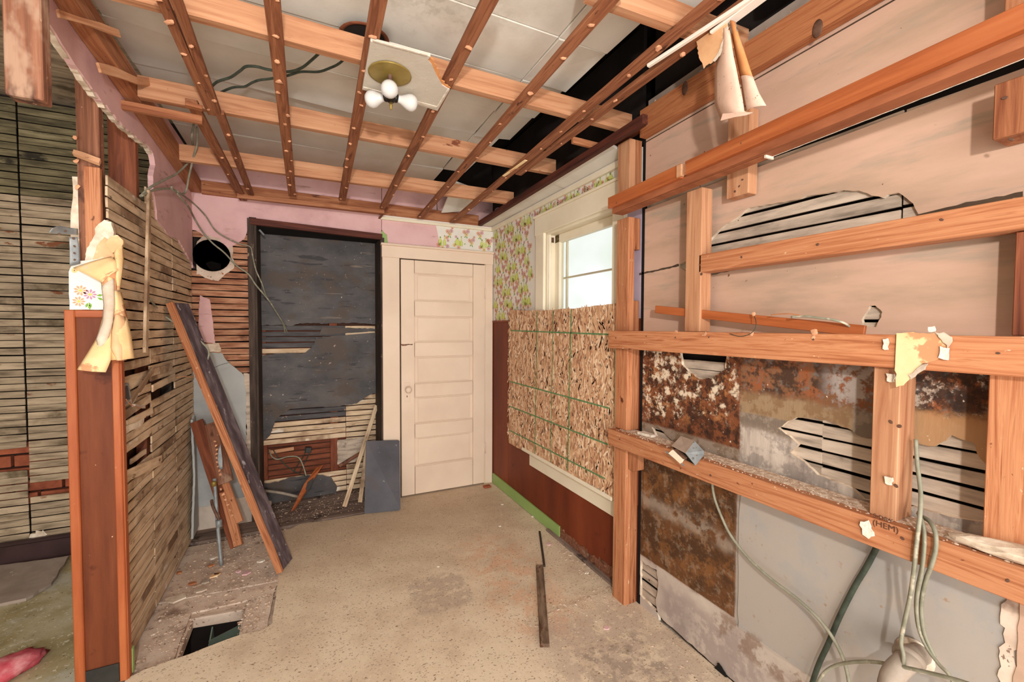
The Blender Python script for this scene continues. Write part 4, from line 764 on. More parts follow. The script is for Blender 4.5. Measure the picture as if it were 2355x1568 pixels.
for (px, nm) in (((895, 196), 0), ((856, 229), 1), ((947, 239), 2)):
    tgt = [PC(893, 190, -.105), PC(846, 230, -.080), PC(958, 241, -.085)][nm]
    d = (tgt-hub).normalized(); st = hub+d*.016
    lathe('socket', [(.0, -.004), (.017, -.004), (.0175, .018), (.0145, .024), (.0, .024)], M['bakelite'], zto(st-d*.012, d), fx, 16)
    bo = lathe('light_bulb', [(r*1.06, h*.86) for r, h in bprof], M['bulb'], zto(st+d*.004, d), None, 24)
    tag(bo, ['frosted bulb pointing toward the camera at front of fixture', 'frosted bulb pointing left from the fixture', 'frosted bulb pointing right from the fixture'][nm], 'bulb', 'bulbs in the ceiling fixture')
lathe('old_smoke_collar', [(.078, .0), (.084, .004), (.092, .004), (.095, .0)], M['dark_fir'], zto(PC(838, 88, .150), (0, 0, -1)), ce, 32, caps=False)
lathe('collar_hole', [(.0, .0005), (.080, .0005)], M['void'], zto(PC(838, 88, .150), (0, 0, -1)), ce, 32, caps=False)
# ---- right-hand frame
D1 = empty('double_stud', (1.48, 1.7, 0), 'doubled vertical stud between window and stripped wall', 'stud')
for (x0, x1, y0, y1, z0_, z1_, mm) in ((1.436, 1.474, 1.655, 1.745, 0, .808, 'rail'), (1.476, 1.514, 1.655, 1.745, 0, .808, 'fir'), (1.436, 1.474, 1.655, 1.745, .895, 1.303, 'rail'), (1.476, 1.514, 1.655, 1.745, .895, 1.303, 'fir'),
        (1.436, 1.474, 1.655, 1.745, 1.393, 1.955, 'rail'), (1.436, 1.474, 1.655, 1.745, 2.065, 2.335, 'fir_pale'), (1.476, 1.514, 1.655, 1.745, 2.065, 2.335, 'fir'), (1.476, 1.514, 1.66, 1.735, 1.80, 1.955, 'fir'), (1.476, 1.514, 1.66, 1.74, 1.393, 1.545, 'fir')):
    abox('stud_piece', x0, x1, y0, y1, z0_, z1_, M[mm], D1, .002, 2)
abox('wood_block', 1.45, 1.515, 1.612, 1.652, .70, .80, M['fir'], D1, .002, 2)
RN = -.45
def rail(name, x0, x1, y0, y1, z0_, z1_, m, label, nails=(), rg=None):
    o = abox(name, x0, x1, y0, y1, z0_, z1_, M[m], None, .002, 1); tag(o, label, 'rail', 'horizontal rails of the right-hand frame')
    return o
R1 = rail('frame_rail', 1.392, 1.432, RN, 1.748, 1.306, 1.394, 'rail', 'horizontal rail at mid height with yellow paper scrap on it')
R2 = rail('frame_rail', 1.392, 1.500, RN, 1.742, .812, .892, 'rail', 'lowest horizontal rail carrying the metal electrical box')
R3 = rail('frame_rail', 1.425, 1.49, RN, 1.225, 1.632, 1.702, 'rail', 'upper middle horizontal rail crossing the bare lath patch')
R4 = tag(beam('top_plate', (1.398, 1.70, 1.988), (1.268, RN, 1.988), .058, .036, M['brownboard']), 'brown flat plate under the top batten, plaster along its lower edge', 'rail', 'horizontal rails of the right-hand frame')
def bx_(y): return 1.363-.0605*(1.70-y)
R5 = tag(beam('top_batten', (bx_(1.71)-.004, 1.71, 2.022), (bx_(1.232)-.004, 1.232, 2.022), .02, .054, M['orange']), 'orange top batten, short left piece with broken end', 'rail', 'horizontal rails of the right-hand frame')
R6 = tag(beam('top_batten', (bx_(1.208)-.004, 1.208, 2.023), (bx_(RN)-.004, RN, 2.019), .02, .052, M['orange']), 'orange top batten, long right piece', 'rail', 'horizontal rails of the right-hand frame')
abox('broken_end', 1.316, 1.334, 1.222, 1.248, 1.998, 2.046, M['fir_pale'], R5, .002, 1)
keep(slab('plaster_lip', rough([(1.427, 1.69, 1.9695), (1.4295, 1.69, 1.9695), (1.2995, RN, 1.9695), (1.297, RN, 1.9695)], .0015, .02), (0, 0, .012), M['gyp']), R4)
keep(slab('plate_lower_board', [(1.345, .91, 1.969), (1.372, 1.69, 1.969), (1.427, 1.69, 1.969), (1.379, .91, 1.969)], (0, 0, -.002), M['brownboard']), R4)
keep(slab('plaster_end', [(1.345, .902, 1.970), (1.345, .908, 1.970), (1.384, .908, 1.970), (1.384, .902, 1.970)], (0, 0, -.009), M['gyp']), R4)
def nail(parent, px, v, r=.0045, me=None): chip(parent, P(*px, 0, v), r, (-1, 0, 0), me or NAILME, 'nail', .6)
for px in ((1418, 466), (1483, 440), (1563, 395)): nail(R5, px, 1.335, .004)
for px in ((1705, 329), (2115, 148), (1850, 262)): nail(R6, px, 1.305, .005)
for px in ((1705, 591), (1880, 562), (2165, 505)): nail(R3, px, 1.424, .005)
for px in ((1416, 777), (1486, 773), (1553, 776), (1630, 775), (1870, 780), (2295, 812)): nail(R1, px, 1.391, .004)
for px in ((1634, 1093), (2075, 1238), (2317, 1335), (1425, 1010)): nail(R2, px, 1.391, .005)
for px, r in (((1555, 762), .009), ((1622, 768), .012), ((1728, 768), .010), ((1874, 764), .012), ((1870, 776), .008)): chip(R1, P(*px, 0, 1.391), r, (-1, 0, 0), name='plaster_dab', flat=.25)
def stud(label, x0, x1, y0, y1, za, zb_, m='rail', name='wall_stud'): return tag(abox(name, x0, x1, y0, y1, za, zb_, M[m], None, .002, 2), label, 'stud', 'studs of the right-hand frame')
SB = stud('short stud between the top plate and the mid rail', 1.425, 1.485, 1.215, 1.292, 1.395, 1.97, 'fir_pale')
SC_ = stud('short stud between mid rail and lowest rail behind the yellow scrap', 1.415, 1.50, .565, .625, .893, 1.305, 'fir_pale')
SD = stud('right-hand stud between mid rail and lowest rail', 1.43, 1.505, .26, .408, .893, 1.305, 'rail')
SE = stud('stud piece hanging at the upper right edge below the batten', 1.43, 1.515, .28, .418, 1.845, 1.97, 'fir')
SF = stud('stud piece standing on the batten at the upper right edge', 1.44, 1.515, .28, .41, 2.07, 2.42, 'fir')
SG = stud('stud offcut behind the top batten, hanging below it with two nail holes', 1.462, 1.512, 1.045, 1.135, 1.905, 2.215, 'fir_pale')
SH = stud('narrow dark stud edge at the far right between mid rail and upper rail', 1.455, 1.515, .30, .382, 1.395, 1.63, 'dark_fir')
for px in ((1700, 428), (1707, 413), (1690, 440)): nail(SG, px, 1.461, .005)
for px in ((2048, 970), (2068, 980), (2060, 1117)): nail(SC_, px, 1.414, .006)
nail(SB, (1613, 630), 1.424, .006); nail(SB, (1609, 609), 1.424, .004)
for px in ((2310, 225), (2325, 320)): nail(SE, px, 1.429, .006)
KB = tag(slab('wall_plate', [(1.475, 1.63, 2.334), (1.475, 1.63, 2.462), (1.475, NEAR, 2.47), (1.475, NEAR, 2.39)], (.04, 0, 0), M['knotty']), 'broad knotty orange board along the top of the pink wall', 'board')
for px in ((1575, 203), (1880, 66)):
    p = P(*px, 0, 1.474); lathe('knot', [(0, .001), (.010, .0015), (.014, .0008), (.016, 0)], M['nail'], zto(p, (-1, 0, 0)) @ Matrix.Diagonal((1, 1.8, 1, 1)), KB, 14)
slab('grey_wall_above', [(1.518, NEAR, 2.40), (1.518, 1.62, 2.40), (1.518, 1.62, 2.515), (1.518, NEAR, 2.56)], (.01, 0, 0), M['greyboard'], wr)
thing_beam('blocking', (1.42, -.2, 2.56), (1.42, .93, 2.56), .04, .09, M['dark_fir'], 'dark red timber at the top edge above the broad knotty board', 'timber')
# diagonal loose batten and its wires
a, b = P(1508, 711, 0, 1.44), P(1990, 762, 0, 1.44)
DB = thing_beam('loose_batten', a, b, .012, .034, M['orange'], 'thin orange batten lying diagonally on top of the mid rail', 'batten')
W1 = tube('frayed_cable', [P(1955, 752, 0, 1.44), P(1940, 742, 0, 1.41), P(1912, 734, 0, 1.40), P(1885, 731, 0, 1.40), P(1850, 727, 0, 1.40), P(1820, 729, 0, 1.40)], .0035, M['cable']); tag(W1, 'frayed grey cable end lying over the diagonal loose batten', 'cable')
keep(tube('bare_conductor', [P(1850, 727, 0, 1.40), P(1820, 722, 0, 1.40), P(1795, 722, 0, 1.40), P(1774, 724, 0, 1.40)], .0018, M['copper']), W1)
W2 = tube('thin_wire', [P(1734, 726, 0, 1.41), P(1739, 740, 0, 1.39), P(1736, 757, 0, 1.385), P(1722, 769, 0, 1.385), P(1700, 773, 0, 1.385), P(1678, 767, 0, 1.385)], .0013, M['cable_dark']); tag(W2, 'thin black wire curling in front of the mid rail', 'wire')
chip(W2, P(1733, 722, 0, 1.41), .009, (-1, 0, 0), name='red_wire_cap')
# paper scrap on the mid rail
sp_ = empty('yellow_paper_scrap', P(2080, 800, 0, 1.39), 'torn yellow paper and plaster scrap on the mid rail and stud', 'paper scrap')
slab('paper', rough(PX(1.389, [(2063, 766), (2090, 764), (2150, 766), (2166, 780), (2181, 800), (2172, 818), (2150, 830), (2122, 836), (2106, 850), (2096, 868), (2078, 886), (2062, 890), (2060, 830)]), .002, .012, skip=(12,)), (-.0025, 0, 0), M['yellowpaper'], sp_)
slab('white_plaster', rough(PX(1.388, [(2160, 822), (2164, 796), (2184, 800), (2182, 828)]), .002, .01), (-.006, 0, 0), M['gyp'], sp_)
slab('white_plaster', rough(PX(1.388, [(2136, 752), (2150, 750), (2152, 762), (2138, 763)]), .002, .01), (-.005, 0, 0), M['gyp'], sp_)
slab('torn_flap', rough(PX(1.386, [(2152, 764), (2172, 764), (2190, 775), (2186, 792), (2180, 800), (2168, 782)]), .003, .01), (-.004, 0, 0), M['greypaper'], sp_)
slab('grey_plaster', rough(PX(1.39, [(2122, 838), (2136, 836), (2128, 850), (2110, 860), (2096, 872), (2092, 862), (2108, 850)]), .002, .01), (-.006, 0, 0), M['lath_white'], sp_)
slab('white_plaster', rough(PX(1.412, [(2040, 858), (2058, 860), (2058, 878), (2042, 876)]), .003, .01), (-.006, 0, 0), M['gyp'], sp_)
slab('white_plaster', rough(PX(1.39, [(2032, 780), (2043, 778), (2044, 804), (2032, 802)]), .003, .01), (-.005, 0, 0), M['gyp'], sp_)
slab('white_plaster', rough(PX(1.412, [(2036, 1094), (2054, 1098), (2052, 1115), (2038, 1110)]), .003, .01), (-.006, 0, 0), M['gyp'], sp_)
slab('white_plaster', rough(PX(1.39, [(1981, 1198), (1998, 1196), (2004, 1215), (2012, 1232), (2000, 1238), (1986, 1228)]), .003, .01), (-.006, 0, 0), M['gyp'], R2)
def text(name, body, p, size, n, xdir, m, parent, sx=1):
    cu = bpy.data.curves.new(name, 'FONT'); cu.body = body; cu.size = size; cu.extrude = .0002; cu.align_x = 'CENTER'
    o = bpy.data.objects.new(name, cu); COL.objects.link(o); bpy.context.view_layer.update()
    me = bpy.data.meshes.new_from_object(o); bpy.data.objects.remove(o); me.materials.clear(); me.materials.append(m)
    o = bpy.data.objects.new(name, me); COL.objects.link(o); keep(o, parent)
    z = Vector(n).normalized(); x = Vector(xdir).normalized(); y = z.cross(x); mm = Matrix((x*sx, y, z)).transposed().to_4x4(); mm.translation = p; o.matrix_basis = mm; return o
text('lumber_stamp', '(HEM)', P(2036, 1216, 0, 1.3905), .022, (-1, 0, 0), (0, -1, 0), M['ink'], R2)
text('lumber_stamp', 'S-DRY', P(2030, 1196, 0, 1.3905), .016, (-1, 0, 0), (0, -1, 0), M['ink'], R2)
# ---- electrical box lying on the lowest rail
eb = empty('electrical_box', P(1585, 1030, 0, 1.39), 'dented metal electrical box with receptacle hanging on the lowest rail', 'electrical box')
q = [P(*p, 0, 1.385) for p in ((1545, 1023), (1575, 1006), (1596, 1012), (1620, 1042), (1602, 1068), (1576, 1042))]
slab('box_top', [P(1545, 1024, 0, 1.36), P(1577, 1041, 0, 1.34), P(1598, 1014, 0, 1.41), P(1566, 1002, 0, 1.44)], (0, 0, -.003), M['dustbox'], eb)
BSIDE = slab('box_side', [P(1577, 1042, 0, 1.34), P(1600, 1070, 0, 1.36), P(1620, 1045, 0, 1.42), P(1618, 1036, 0, 1.42), P(1598, 1014, 0, 1.41)], (.0, .004, 0), M['steel'], eb)
slab('box_back', [P(1566, 1003, 0, 1.441), P(1598, 1015, 0, 1.412), P(1618, 1040, 0, 1.422), P(1590, 1040, 0, 1.44)], (0.0, .003, 0), M['steel'], eb)
slab('box_inside', [P(1546, 1026, 0, 1.375), P(1577, 1043, 0, 1.355), P(1600, 1070, 0, 1.375), P(1560, 1048, 0, 1.385)], (.003, 0, 0), M['black'], eb)
slab('receptacle', [P(1537, 1042, 0, 1.345), P(1545, 1035, 0, 1.345), P(1569, 1058, 0, 1.345), P(1564, 1066, 0, 1.345)], (.012, 0, .002), M['cream'], eb)
slab('receptacle_body', [P(1546, 1034, 0, 1.352), P(1556, 1032, 0, 1.352), P(1575, 1052, 0, 1.352), P(1568, 1060, 0, 1.352)], (.02, 0, 0), M['nail'], eb)
beam('yoke', P(1530, 1037, 0, 1.35), P(1574, 1071, 0, 1.35), .002, .006, M['steel'], parent=eb)
for (x, y) in ((1596, 1017), (1602, 1029), (1610, 1036), (1595, 1030), (1603, 1047), (1588, 1049)): chip(BSIDE, P(x, y, 0, 1.372), .0022, (-.6, -.8, 0), NAILME, 'knockout', .6)
# debris lying on the lowest rail
DR = random.Random(31); bm = bmesh.new()
for k in range(1600):
    y = DR.uniform(.1, 1.70); x = DR.uniform(1.43, 1.498) if DR.random() < .8 else DR.uniform(1.40, 1.44); r = DR.uniform(.001, .0034)
    ret = bmesh.ops.create_icosphere(bm, subdivisions=1, radius=r, matrix=Matrix.Translation((x, y, .892+r*.35)) @ Matrix.Diagonal((1, DR.uniform(.7, 1.8), .7, 1)))
deb = bm2(bm, 'plaster_crumbs', M['crumb'])
keep(slab('dust_layer', rough([(1.418, .0, .8935), (1.425, .8, .8935), (1.432, 1.7, .8935), (1.4995, 1.7, .8935), (1.4995, 0, .8935)], .006, .02, skip=(3,)), (0, 0, -.001), M['crumb']), R2); tag(deb, 'pale plaster crumbs strewn along the top of the lowest rail', 'debris', None, 'stuff')
cb = bmesh.new(); bmesh.ops.create_icosphere(cb, subdivisions=3, radius=1)
for v in cb.verts: v.co = Vector((v.co.x*.034, v.co.y*.13, v.co.z*.020))*(1+.22*mnoise.noise(v.co*2.5))
bmesh.ops.transform(cb, matrix=Matrix.Translation((1.425, .335, .912)) @ Matrix.Rotation(-.08, 4, 'X'), verts=cb.verts[:]); c1 = bm2(cb, 'plaster_chunk', M['plaster_edge']); tag(c1, 'long tan plaster chunk lying on the lowest rail at the far right', 'plaster chunk')
c2 = slab('plaster_slab_piece', rough([Vector((1.44, 1.58, .895)), Vector((1.48, 1.58, .895)), Vector((1.48, 1.50, .895)), Vector((1.45, 1.50, .895))], .003, .02), (0, 0, .012), M['gyp']); tag(c2, 'small pinkish plaster chunk on the lowest rail left of the box', 'plaster chunk')
# ---- cables on the right
def cable(name, px, r, m, label, flat=1, group='cables on the right-hand wall'):
    o = tube(name, [P(x, y, 0, v) for x, y, v in px], r, M[m], flat=flat); return tag(o, label, 'cable', group)
cable('cable', [(1636, 1095, 1.49), (1642, 1140, 1.49), (1656, 1180, 1.485), (1680, 1230, 1.48), (1722, 1284, 1.475), (1775, 1332, 1.47), (1835, 1378, 1.465), (1885, 1425, 1.46), (1922, 1478, 1.455), (1946, 1535, 1.45), (1960, 1620, 1.44)], .0052, 'cable', 'long pale cable curving down the grey wall from under the lowest rail')
cable('cable', [(2020, 1250, 1.50), (1996, 1298, 1.50), (1965, 1350, 1.50), (1930, 1420, 1.495), (1905, 1480, 1.49), (1882, 1530, 1.49), (1862, 1590, 1.49), (1850, 1640, 1.49)], .0080, 'cable_dark', 'dark thick cable slanting down the grey wall behind the pale one', .6)
cable('cable', [(1865, 1640, 1.45), (1876, 1585, 1.45), (1892, 1551, 1.45), (1920, 1531, 1.45), (1965, 1522, 1.44), (2015, 1522, 1.43), (2065, 1531, 1.41), (2130, 1545, 1.39), (2210, 1566, 1.37), (2300, 1600, 1.36)], .0048, 'cable', 'cable arching low across the bottom right corner')
cable('cable', [(2106, 1010, 1.46), (2110, 1070, 1.45), (2117, 1130, 1.42), (2116, 1180, 1.385), (2109, 1240, 1.382), (2103, 1300, 1.385), (2093, 1370, 1.41), (2080, 1430, 1.42), (2072, 1476, 1.42), (2078, 1510, 1.41), (2076, 1560, 1.41), (2077, 1640, 1.41)], .0058, 'cable', 'nearest vertical cable passing over the front of the lowest rail', .8)
cable('cable', [(2112, 1180, 1.43), (2122, 1205, 1.40), (2126, 1240, 1.385), (2121, 1300, 1.385), (2111, 1350, 1.41), (2107, 1395, 1.43), (2113, 1445, 1.44), (2132, 1490, 1.44), (2160, 1528, 1.43), (2186, 1556, 1.42), (2200, 1600, 1.42)], .0085, 'cable', 'wide flat cable beside the nearest vertical one', .5)
cable('cable', [(2116, 1186, 1.44), (2137, 1198, 1.41), (2151, 1225, 1.385), (2152, 1260, 1.383), (2143, 1296, 1.385), (2130, 1330, 1.41), (2121, 1370, 1.43), (2119, 1410, 1.44), (2127, 1460, 1.44), (2150, 1510, 1.44)], .0058, 'cable', 'rightmost cable bulging out over the lowest rail', .8)
cable('cable', [(2030, 815, 1.46), (2036, 850, 1.45), (2042, 890, 1.46), (2044, 960, 1.47)], .004, 'cable_dark', 'short dark cable dropping beside the yellow scrap stud')
pp = empty('waste_pipe', P(2040, 1560, 0, 1.42), 'dusty rounded waste pipe elbow low in the bottom right corner', 'pipe')
tube('pipe_elbow', [P(2120, 1500, 0, 1.52), P(2085, 1520, 0, 1.44), P(2050, 1560, 0, 1.40), P(2040, 1640, 0, 1.38)], .026, M['pipe'], pp, 16)
lathe('pipe_collar', [(.028, -.01), (.034, -.008), (.036, .0), (.034, .008), (.028, .01)], M['pipe'], zto(P(2090, 1512, 0, 1.46), (1, .1, .5)), pp, 20)
lathe('wall_flange', [(.0, -.004), (.040, -.004), (.044, .004), (.0, .004)], M['plaster_edge'], zto(P(2105, 1505, 0, 1.512), (-1, 0, 0)), pp, 20)
cv = slab('wall_break', rough(PX(XW-.006, [(1638, 1534), (1654, 1524), (1664, 1540), (1676, 1556), (1660, 1562), (1640, 1548)]), .004, .01), (-.002, 0, 0), M['black']); keep(cv, wr)
# ---- hanging paper below the white trim
hp = empty('hanging_paper', P(1680, 60, 0, 1.25), 'long folded speckled paper strips hanging from the white trim', 'paper')
def RX(v, pts): return [P(x, y, 0, v) for x, y in pts]
ribbon('speckled_strip', RX(1.27, [(1662, 70), (1652, 120), (1644, 160), (1643, 200), (1643, 238), (1652, 262), (1659, 278)]), RX(1.24, [(1678, 70), (1688, 130), (1698, 180), (1706, 220), (1712, 255), (1722, 262), (1735, 258)]), M['specklepaper'], hp, bulge=.02, bn=(-1, -.3, 0), crumple=.004)
slab('hem_fold', RX(1.225, [(1664, 262), (1690, 260), (1712, 258), (1735, 259), (1716, 266), (1690, 270), (1659, 278)]), (-.004, 0, 0), M['specklepaper'], hp)
ribbon('orange_strip', RX(1.262, [(1677, 50), (1684, 85), (1692, 125), (1703, 176)]), RX(1.25, [(1692, 52), (1700, 85), (1714, 125), (1731, 176)]), M['glueorange'], hp, bulge=.012, bn=(-1, -.3, 0))
ribbon('pale_strip_end', RX(1.258, [(1703, 176), (1708, 215), (1714, 256)]), RX(1.248, [(1731, 176), (1746, 215), (1762, 243)]), M['specklepaper'], hp, bulge=.012, bn=(-1, -.3, 0))
slab('metal_clip', RX(1.249, [(1676, 50), (1692, 50), (1698, 72), (1684, 78)]), (-.002, 0, 0), M['steel'], hp)
tp = slab('torn_kraft_scrap', rough(RX(1.245, [(1602, 96), (1632, 74), (1660, 58), (1670, 48), (1675, 62), (1665, 95), (1655, 125), (1640, 143), (1626, 150), (1619, 158), (1608, 128)]), .003, .01, skip=(0, 1)), (-.002, 0, 0), M['kraft']); tag(tp, 'torn brown paper scrap with white edge left of the hanging strips', 'paper scrap')
keep(slab('white_torn_edge', rough(RX(1.241, [(1672, 60), (1676, 64), (1664, 102), (1656, 128), (1644, 142), (1640, 140), (1654, 118), (1664, 90)]), .002, .01), (-.002, 0, 0), M['gyp']), tp)
# ---- OSB sheet over the window
ob = empty('osb_sheet', (1.475, 2.5, .5), 'warped strand board with green grid lines covering the lower window', 'board')
OX = XW-.045
opx = [(1172, 713), (1225, 714), (1265, 713), (1330, 708), (1375, 702), (1408, 698), (1420, 1135), (1390, 1128), (1300, 1087), (1218, 1045), (1170, 1018)]
op = [P(x, y, 0, OX) for x, y in opx]; op[5].y = 1.77; op[5].z = 1.535; op[6].y = 1.77; op[6].z = .478
op = [(p+Vector((.02, 0, 0)) if i in (0, 10) else p) for i, p in enumerate(op)]
for p in op: p.x = OX
OSBP = slab('strand_sheet', rough(op, .0025, .03), (.011, 0, 0), M['osb'], ob)
FRG = random.Random(9); fbm = bmesh.new(); FM_ = ['flake_a', 'flake_b', 'flake_c', 'flake_d']
for k, (n_, c_) in enumerate(zip(FM_, ((226, 188, 150), (200, 148, 108), (158, 106, 74), (236, 206, 172)))): M[n_] = mat('strand_'+n_[-1], [(.3, c_), (.7, tuple(min(255, v+14) for v in c_))], 30, 3, (1, 3, 1), .8, .1, rnd=0)
for k in range(2600):
    y = FRG.uniform(1.80, 3.12); z = FRG.uniform(.50+max(0, (2.3-y))*.0, 1.53); L_ = FRG.uniform(.012, .040); W_ = FRG.uniform(.0018, .0065)*(1 if FRG.random() < .8 else 1.8)
    a_ = math.pi/2+FRG.gauss(0, .45); c_, s_ = math.cos(a_), math.sin(a_); zlo = .5+.0*y
    pts = [(L_, 0), (L_*.6, W_), (-L_*.7, W_*.9), (-L_, 0), (-L_*.8, -W_), (L_*.7, -W_*.8)]
    vs = [fbm.verts.new((OX-.0003-.0002*(k % 3), y+p*c_-q_*s_, z+p*s_+q_*c_)) for p, q_ in pts]
    if min(v.co.z for v in vs) < .475 or max(v.co.z for v in vs) > 1.545 or (y > 2.85 and max(v.co.y for v in vs) > 3.14):
        for v in vs: fbm.verts.remove(v)
        continue
    f_ = fbm.faces.new(vs); f_.material_index = FRG.choice([0, 0, 1, 1, 2, 3])
me = bpy.data.meshes.new('wood_strands'); fbm.to_mesh(me); fbm.free()
for n_ in FM_: me.materials.append(M[n_])
fo = bpy.data.objects.new('wood_strands', me); COL.objects.link(fo); keep(fo, OSBP); fo['kind'] = 'stuff'
def ol(a, b, wd=.009):
    A, B = P(*a, 0, OX-.0009), P(*b, 0, OX-.0009); A.x = B.x = OX-.0012; beam('green_line', A, B, .0006, wd, M['greenink'], (0, 0, 1) if abs(A.y-B.y) > .1 else (0, 1, 0), OSBP, 0)
ol((1174, 760), (1402, 769)); ol((1173, 877), (1402, 939)); ol((1172, 934), (1398, 1022)); ol((1171, 989), (1392, 1101))
ol((1235, 716), (1230, 1048), .009); ol((1272, 714), (1266, 1066), .007); ol((1314, 712), (1305, 1082), .010)
sl = beam('green_edge', (OX-.001, 1.775, .9), (OX-.001, 1.775, 1.3), .02, .018, M['greenink'], (0, 1, 0), ob, 0)
# ---- left post (panelled partition end)
YP = 2.16
lp = empty('panelled_post', (-.73, YP, 0), 'brown panelled partition end with orange trim, left foreground', 'post')
xa, xb = P(148, 712, 1, YP).x, P(275, 842, 1, YP).x
abox('panel', xa+.012, xb-.012, YP+.004, YP+.012, 0, 1.455, M['postpanel'], lp, 0, 2)
abox('edge_trim', xa, xa+.030, YP-.008, YP+.008, 0, 1.468, M['posttrim'], lp, .003, 2); abox('edge_trim', xb-.022, xb+.002, YP-.008, YP+.008, 0, 1.468, M['posttrim'], lp, .003, 2)
abox('side_panel', xb, xb+.006, YP, YP+.030, 0, 1.40, M['posttrim'], lp, .001, 2)
abox('top_trim', xa+.03, xb-.022, YP-.008, YP+.008, 1.440, 1.468, M['posttrim'], lp, .003, 0)
abox('vinyl_base', xa+.028, xb-.024, YP-.004, YP+.002, 0, .075, M['blackvinyl'], lp, .001, 0)
abox('partition_core', xa+.01, xb-.008, YP+.012, YP+.035, 0, 1.455, M['old_stud'], lp, 0, 2)
abox('green_scrap', xb+.002, xb+.008, YP+.03, YP+.05, 0, .10, M['greenbase'], lp, .001, 2)
# studs above the post
x0, x1 = P(184, 300, 1, YP+.03).x, P(258, 300, 1, YP+.03).x
x0 -= .012; x1 = XL-.026
os_ = tag(abox('old_stud', x0, x1, YP+.03, YP+.075, 1.45, 2.52, M['old_stud'], None, .003, 2), 'rough old brown stud rising above the left panelled post', 'stud')
n0, n1 = P(192, 400, 1, YP+.01).x, P(230, 400, 1, YP+.01).x
ns = tag(abox('sister_stud', n0, n1, YP+.008, YP+.029, 1.60, P(200, 382, 1, YP+.01).z, M['rail'], None, .002, 2), 'newer short stud nailed onto the old stud above the left post', 'stud')
beam('torn_wood', P(168, 352, 1, YP), P(230, 374, 1, YP), .02, .018, M['fir_pale'], parent=ns, wob=.012, seg=6)
for (x, y) in ((176, 370), (172, 316), (178, 430)): chip(os_, P(x, y, 1, YP+.02), .010, (0, -1, 0), name='plaster_dab', flat=.8)
beam('plaster_edge', (x0-.012, YP+.05, P(180, 640, 1, YP).z), (x0-.008, YP+.05, P(180, 400, 1, YP).z), .03, .022, M['plaster_edge'], (0, 1, 0), os_, wob=.012, seg=14)
YS = 1.50
s0, s1 = P(6, 100, 1, YS), P(96, 100, 1, YS); zb0 = P(50, 222, 1, YS).z
tag(abox('cut_stud', s0.x, s1.x, YS, YS+.045, zb0, 2.75, M['old_stud'], None, .003, 2), 'cut-off stud hanging down at the top left corner', 'stud')
hs = tag(abox('wall_stud', XL-.13, XL-.03, 2.60, 2.64, 1.95, 2.52, M['dark_fir'], None, .002, 2), 'dark stud seen through the gap above the laths beside the old stud', 'stud')
# floral paper and peeling layers
fp = empty('floral_paper_scrap', P(200, 700, 1, YP), 'pale paper with daisies above the left post', 'wallpaper')
slab('paper', rough(PY(YP-.002, [(158, 625), (166, 606), (180, 600), (240, 594), (243, 712), (160, 712)]), .001, .03), (0, .006, 0), M['paperwhite'], fp)
o_ = [P(186, 668, 1, YP), P(208, 677, 1, YP), P(182, 693, 1, YP)]
it = [('f', o_[0].x, o_[0].z, .021, 'petalsalmon', 'yellowheart'), ('f', o_[1].x, o_[1].z, .021, 'petalmauve', 'yellowheart'), ('f', o_[2].x, o_[2].z, .020, 'petalsalmon', 'yellowheart')]
for (x, y, t) in ((205, 695, -1.2), (203, 696, -1.9), (222, 680, .2), (224, 684, -.5), (206, 700, -1.5)): q_ = P(x, y, 1, YP); it.append(('l', q_.x, q_.z, .020, t))
it.append(('f', P(172, 622, 1, YP).x, P(172, 622, 1, YP).z, .010, 'petalyellow', 'heart'))
prints('daisy_print', fp, it, lambda u, z, l: (u, YP-.0026-.0003*l, z))
pe = empty('peeling_paper', P(250, 700, 1, YP-.03), 'cream paper layers peeling and drooping over the left post', 'paper')
def RY(pts): return [P(x, y, 1, v) for x, y, v in pts]
ribbon('folded_flap', RY([(168, 616, 2.14), (205, 634, 2.10), (236, 650, 2.09)]), RY([(256, 590, 2.13), (266, 600, 2.11), (270, 622, 2.10)]), M['yellowpaper'], pe, bulge=.01)
ribbon('long_flap', RY([(232, 640, 2.10), (240, 690, 2.11), (237, 730, 2.10), (224, 775, 2.09), (200, 815, 2.07), (178, 850, 2.05)]), RY([(268, 620, 2.10), (270, 690, 2.10), (268, 740, 2.09), (262, 800, 2.07), (254, 830, 2.06), (243, 856, 2.05)]), M['yellowpaper'], pe, bulge=.015, nx=7)
ribbon('torn_layer', RY([(234, 660, 2.085), (239, 700, 2.09), (236, 740, 2.085), (222, 780, 2.07), (226, 800, 2.07)]), RY([(262, 640, 2.09), (264, 700, 2.085), (260, 740, 2.08), (252, 770, 2.07), (246, 790, 2.07)]), M['greypaper'], pe, bulge=.01)
ribbon('right_flap', RY([(264, 668, 2.10), (262, 720, 2.09), (256, 780, 2.07), (256, 828, 2.06)]), RY([(279, 672, 2.12), (290, 720, 2.11), (302, 775, 2.09), (308, 824, 2.08)]), M['yellowpaper'], pe, bulge=.02)
ribbon('right_flap_layer', RY([(266, 720, 2.085), (256, 760, 2.075), (256, 800, 2.06), (268, 828, 2.055)]), RY([(288, 728, 2.10), (297, 775, 2.09), (296, 805, 2.08), (290, 828, 2.07)]), M['kraft'], pe, bulge=.02)
ribbon('upper_flap', RY([(262, 582, 2.12), (268, 610, 2.11), (266, 640, 2.10), (272, 668, 2.10)]), RY([(282, 560, 2.14), (284, 600, 2.13), (282, 625, 2.12), (275, 668, 2.10)]), M['yellowpaper'], pe, bulge=.01)
slab('orange_chunk', rough(RY([(241, 562, 2.13), (252, 545, 2.13), (270, 540, 2.13), (283, 552, 2.13), (280, 570, 2.13), (258, 582, 2.13)]), .002, .01), (0, .01, 0), M['kraft'], pe)
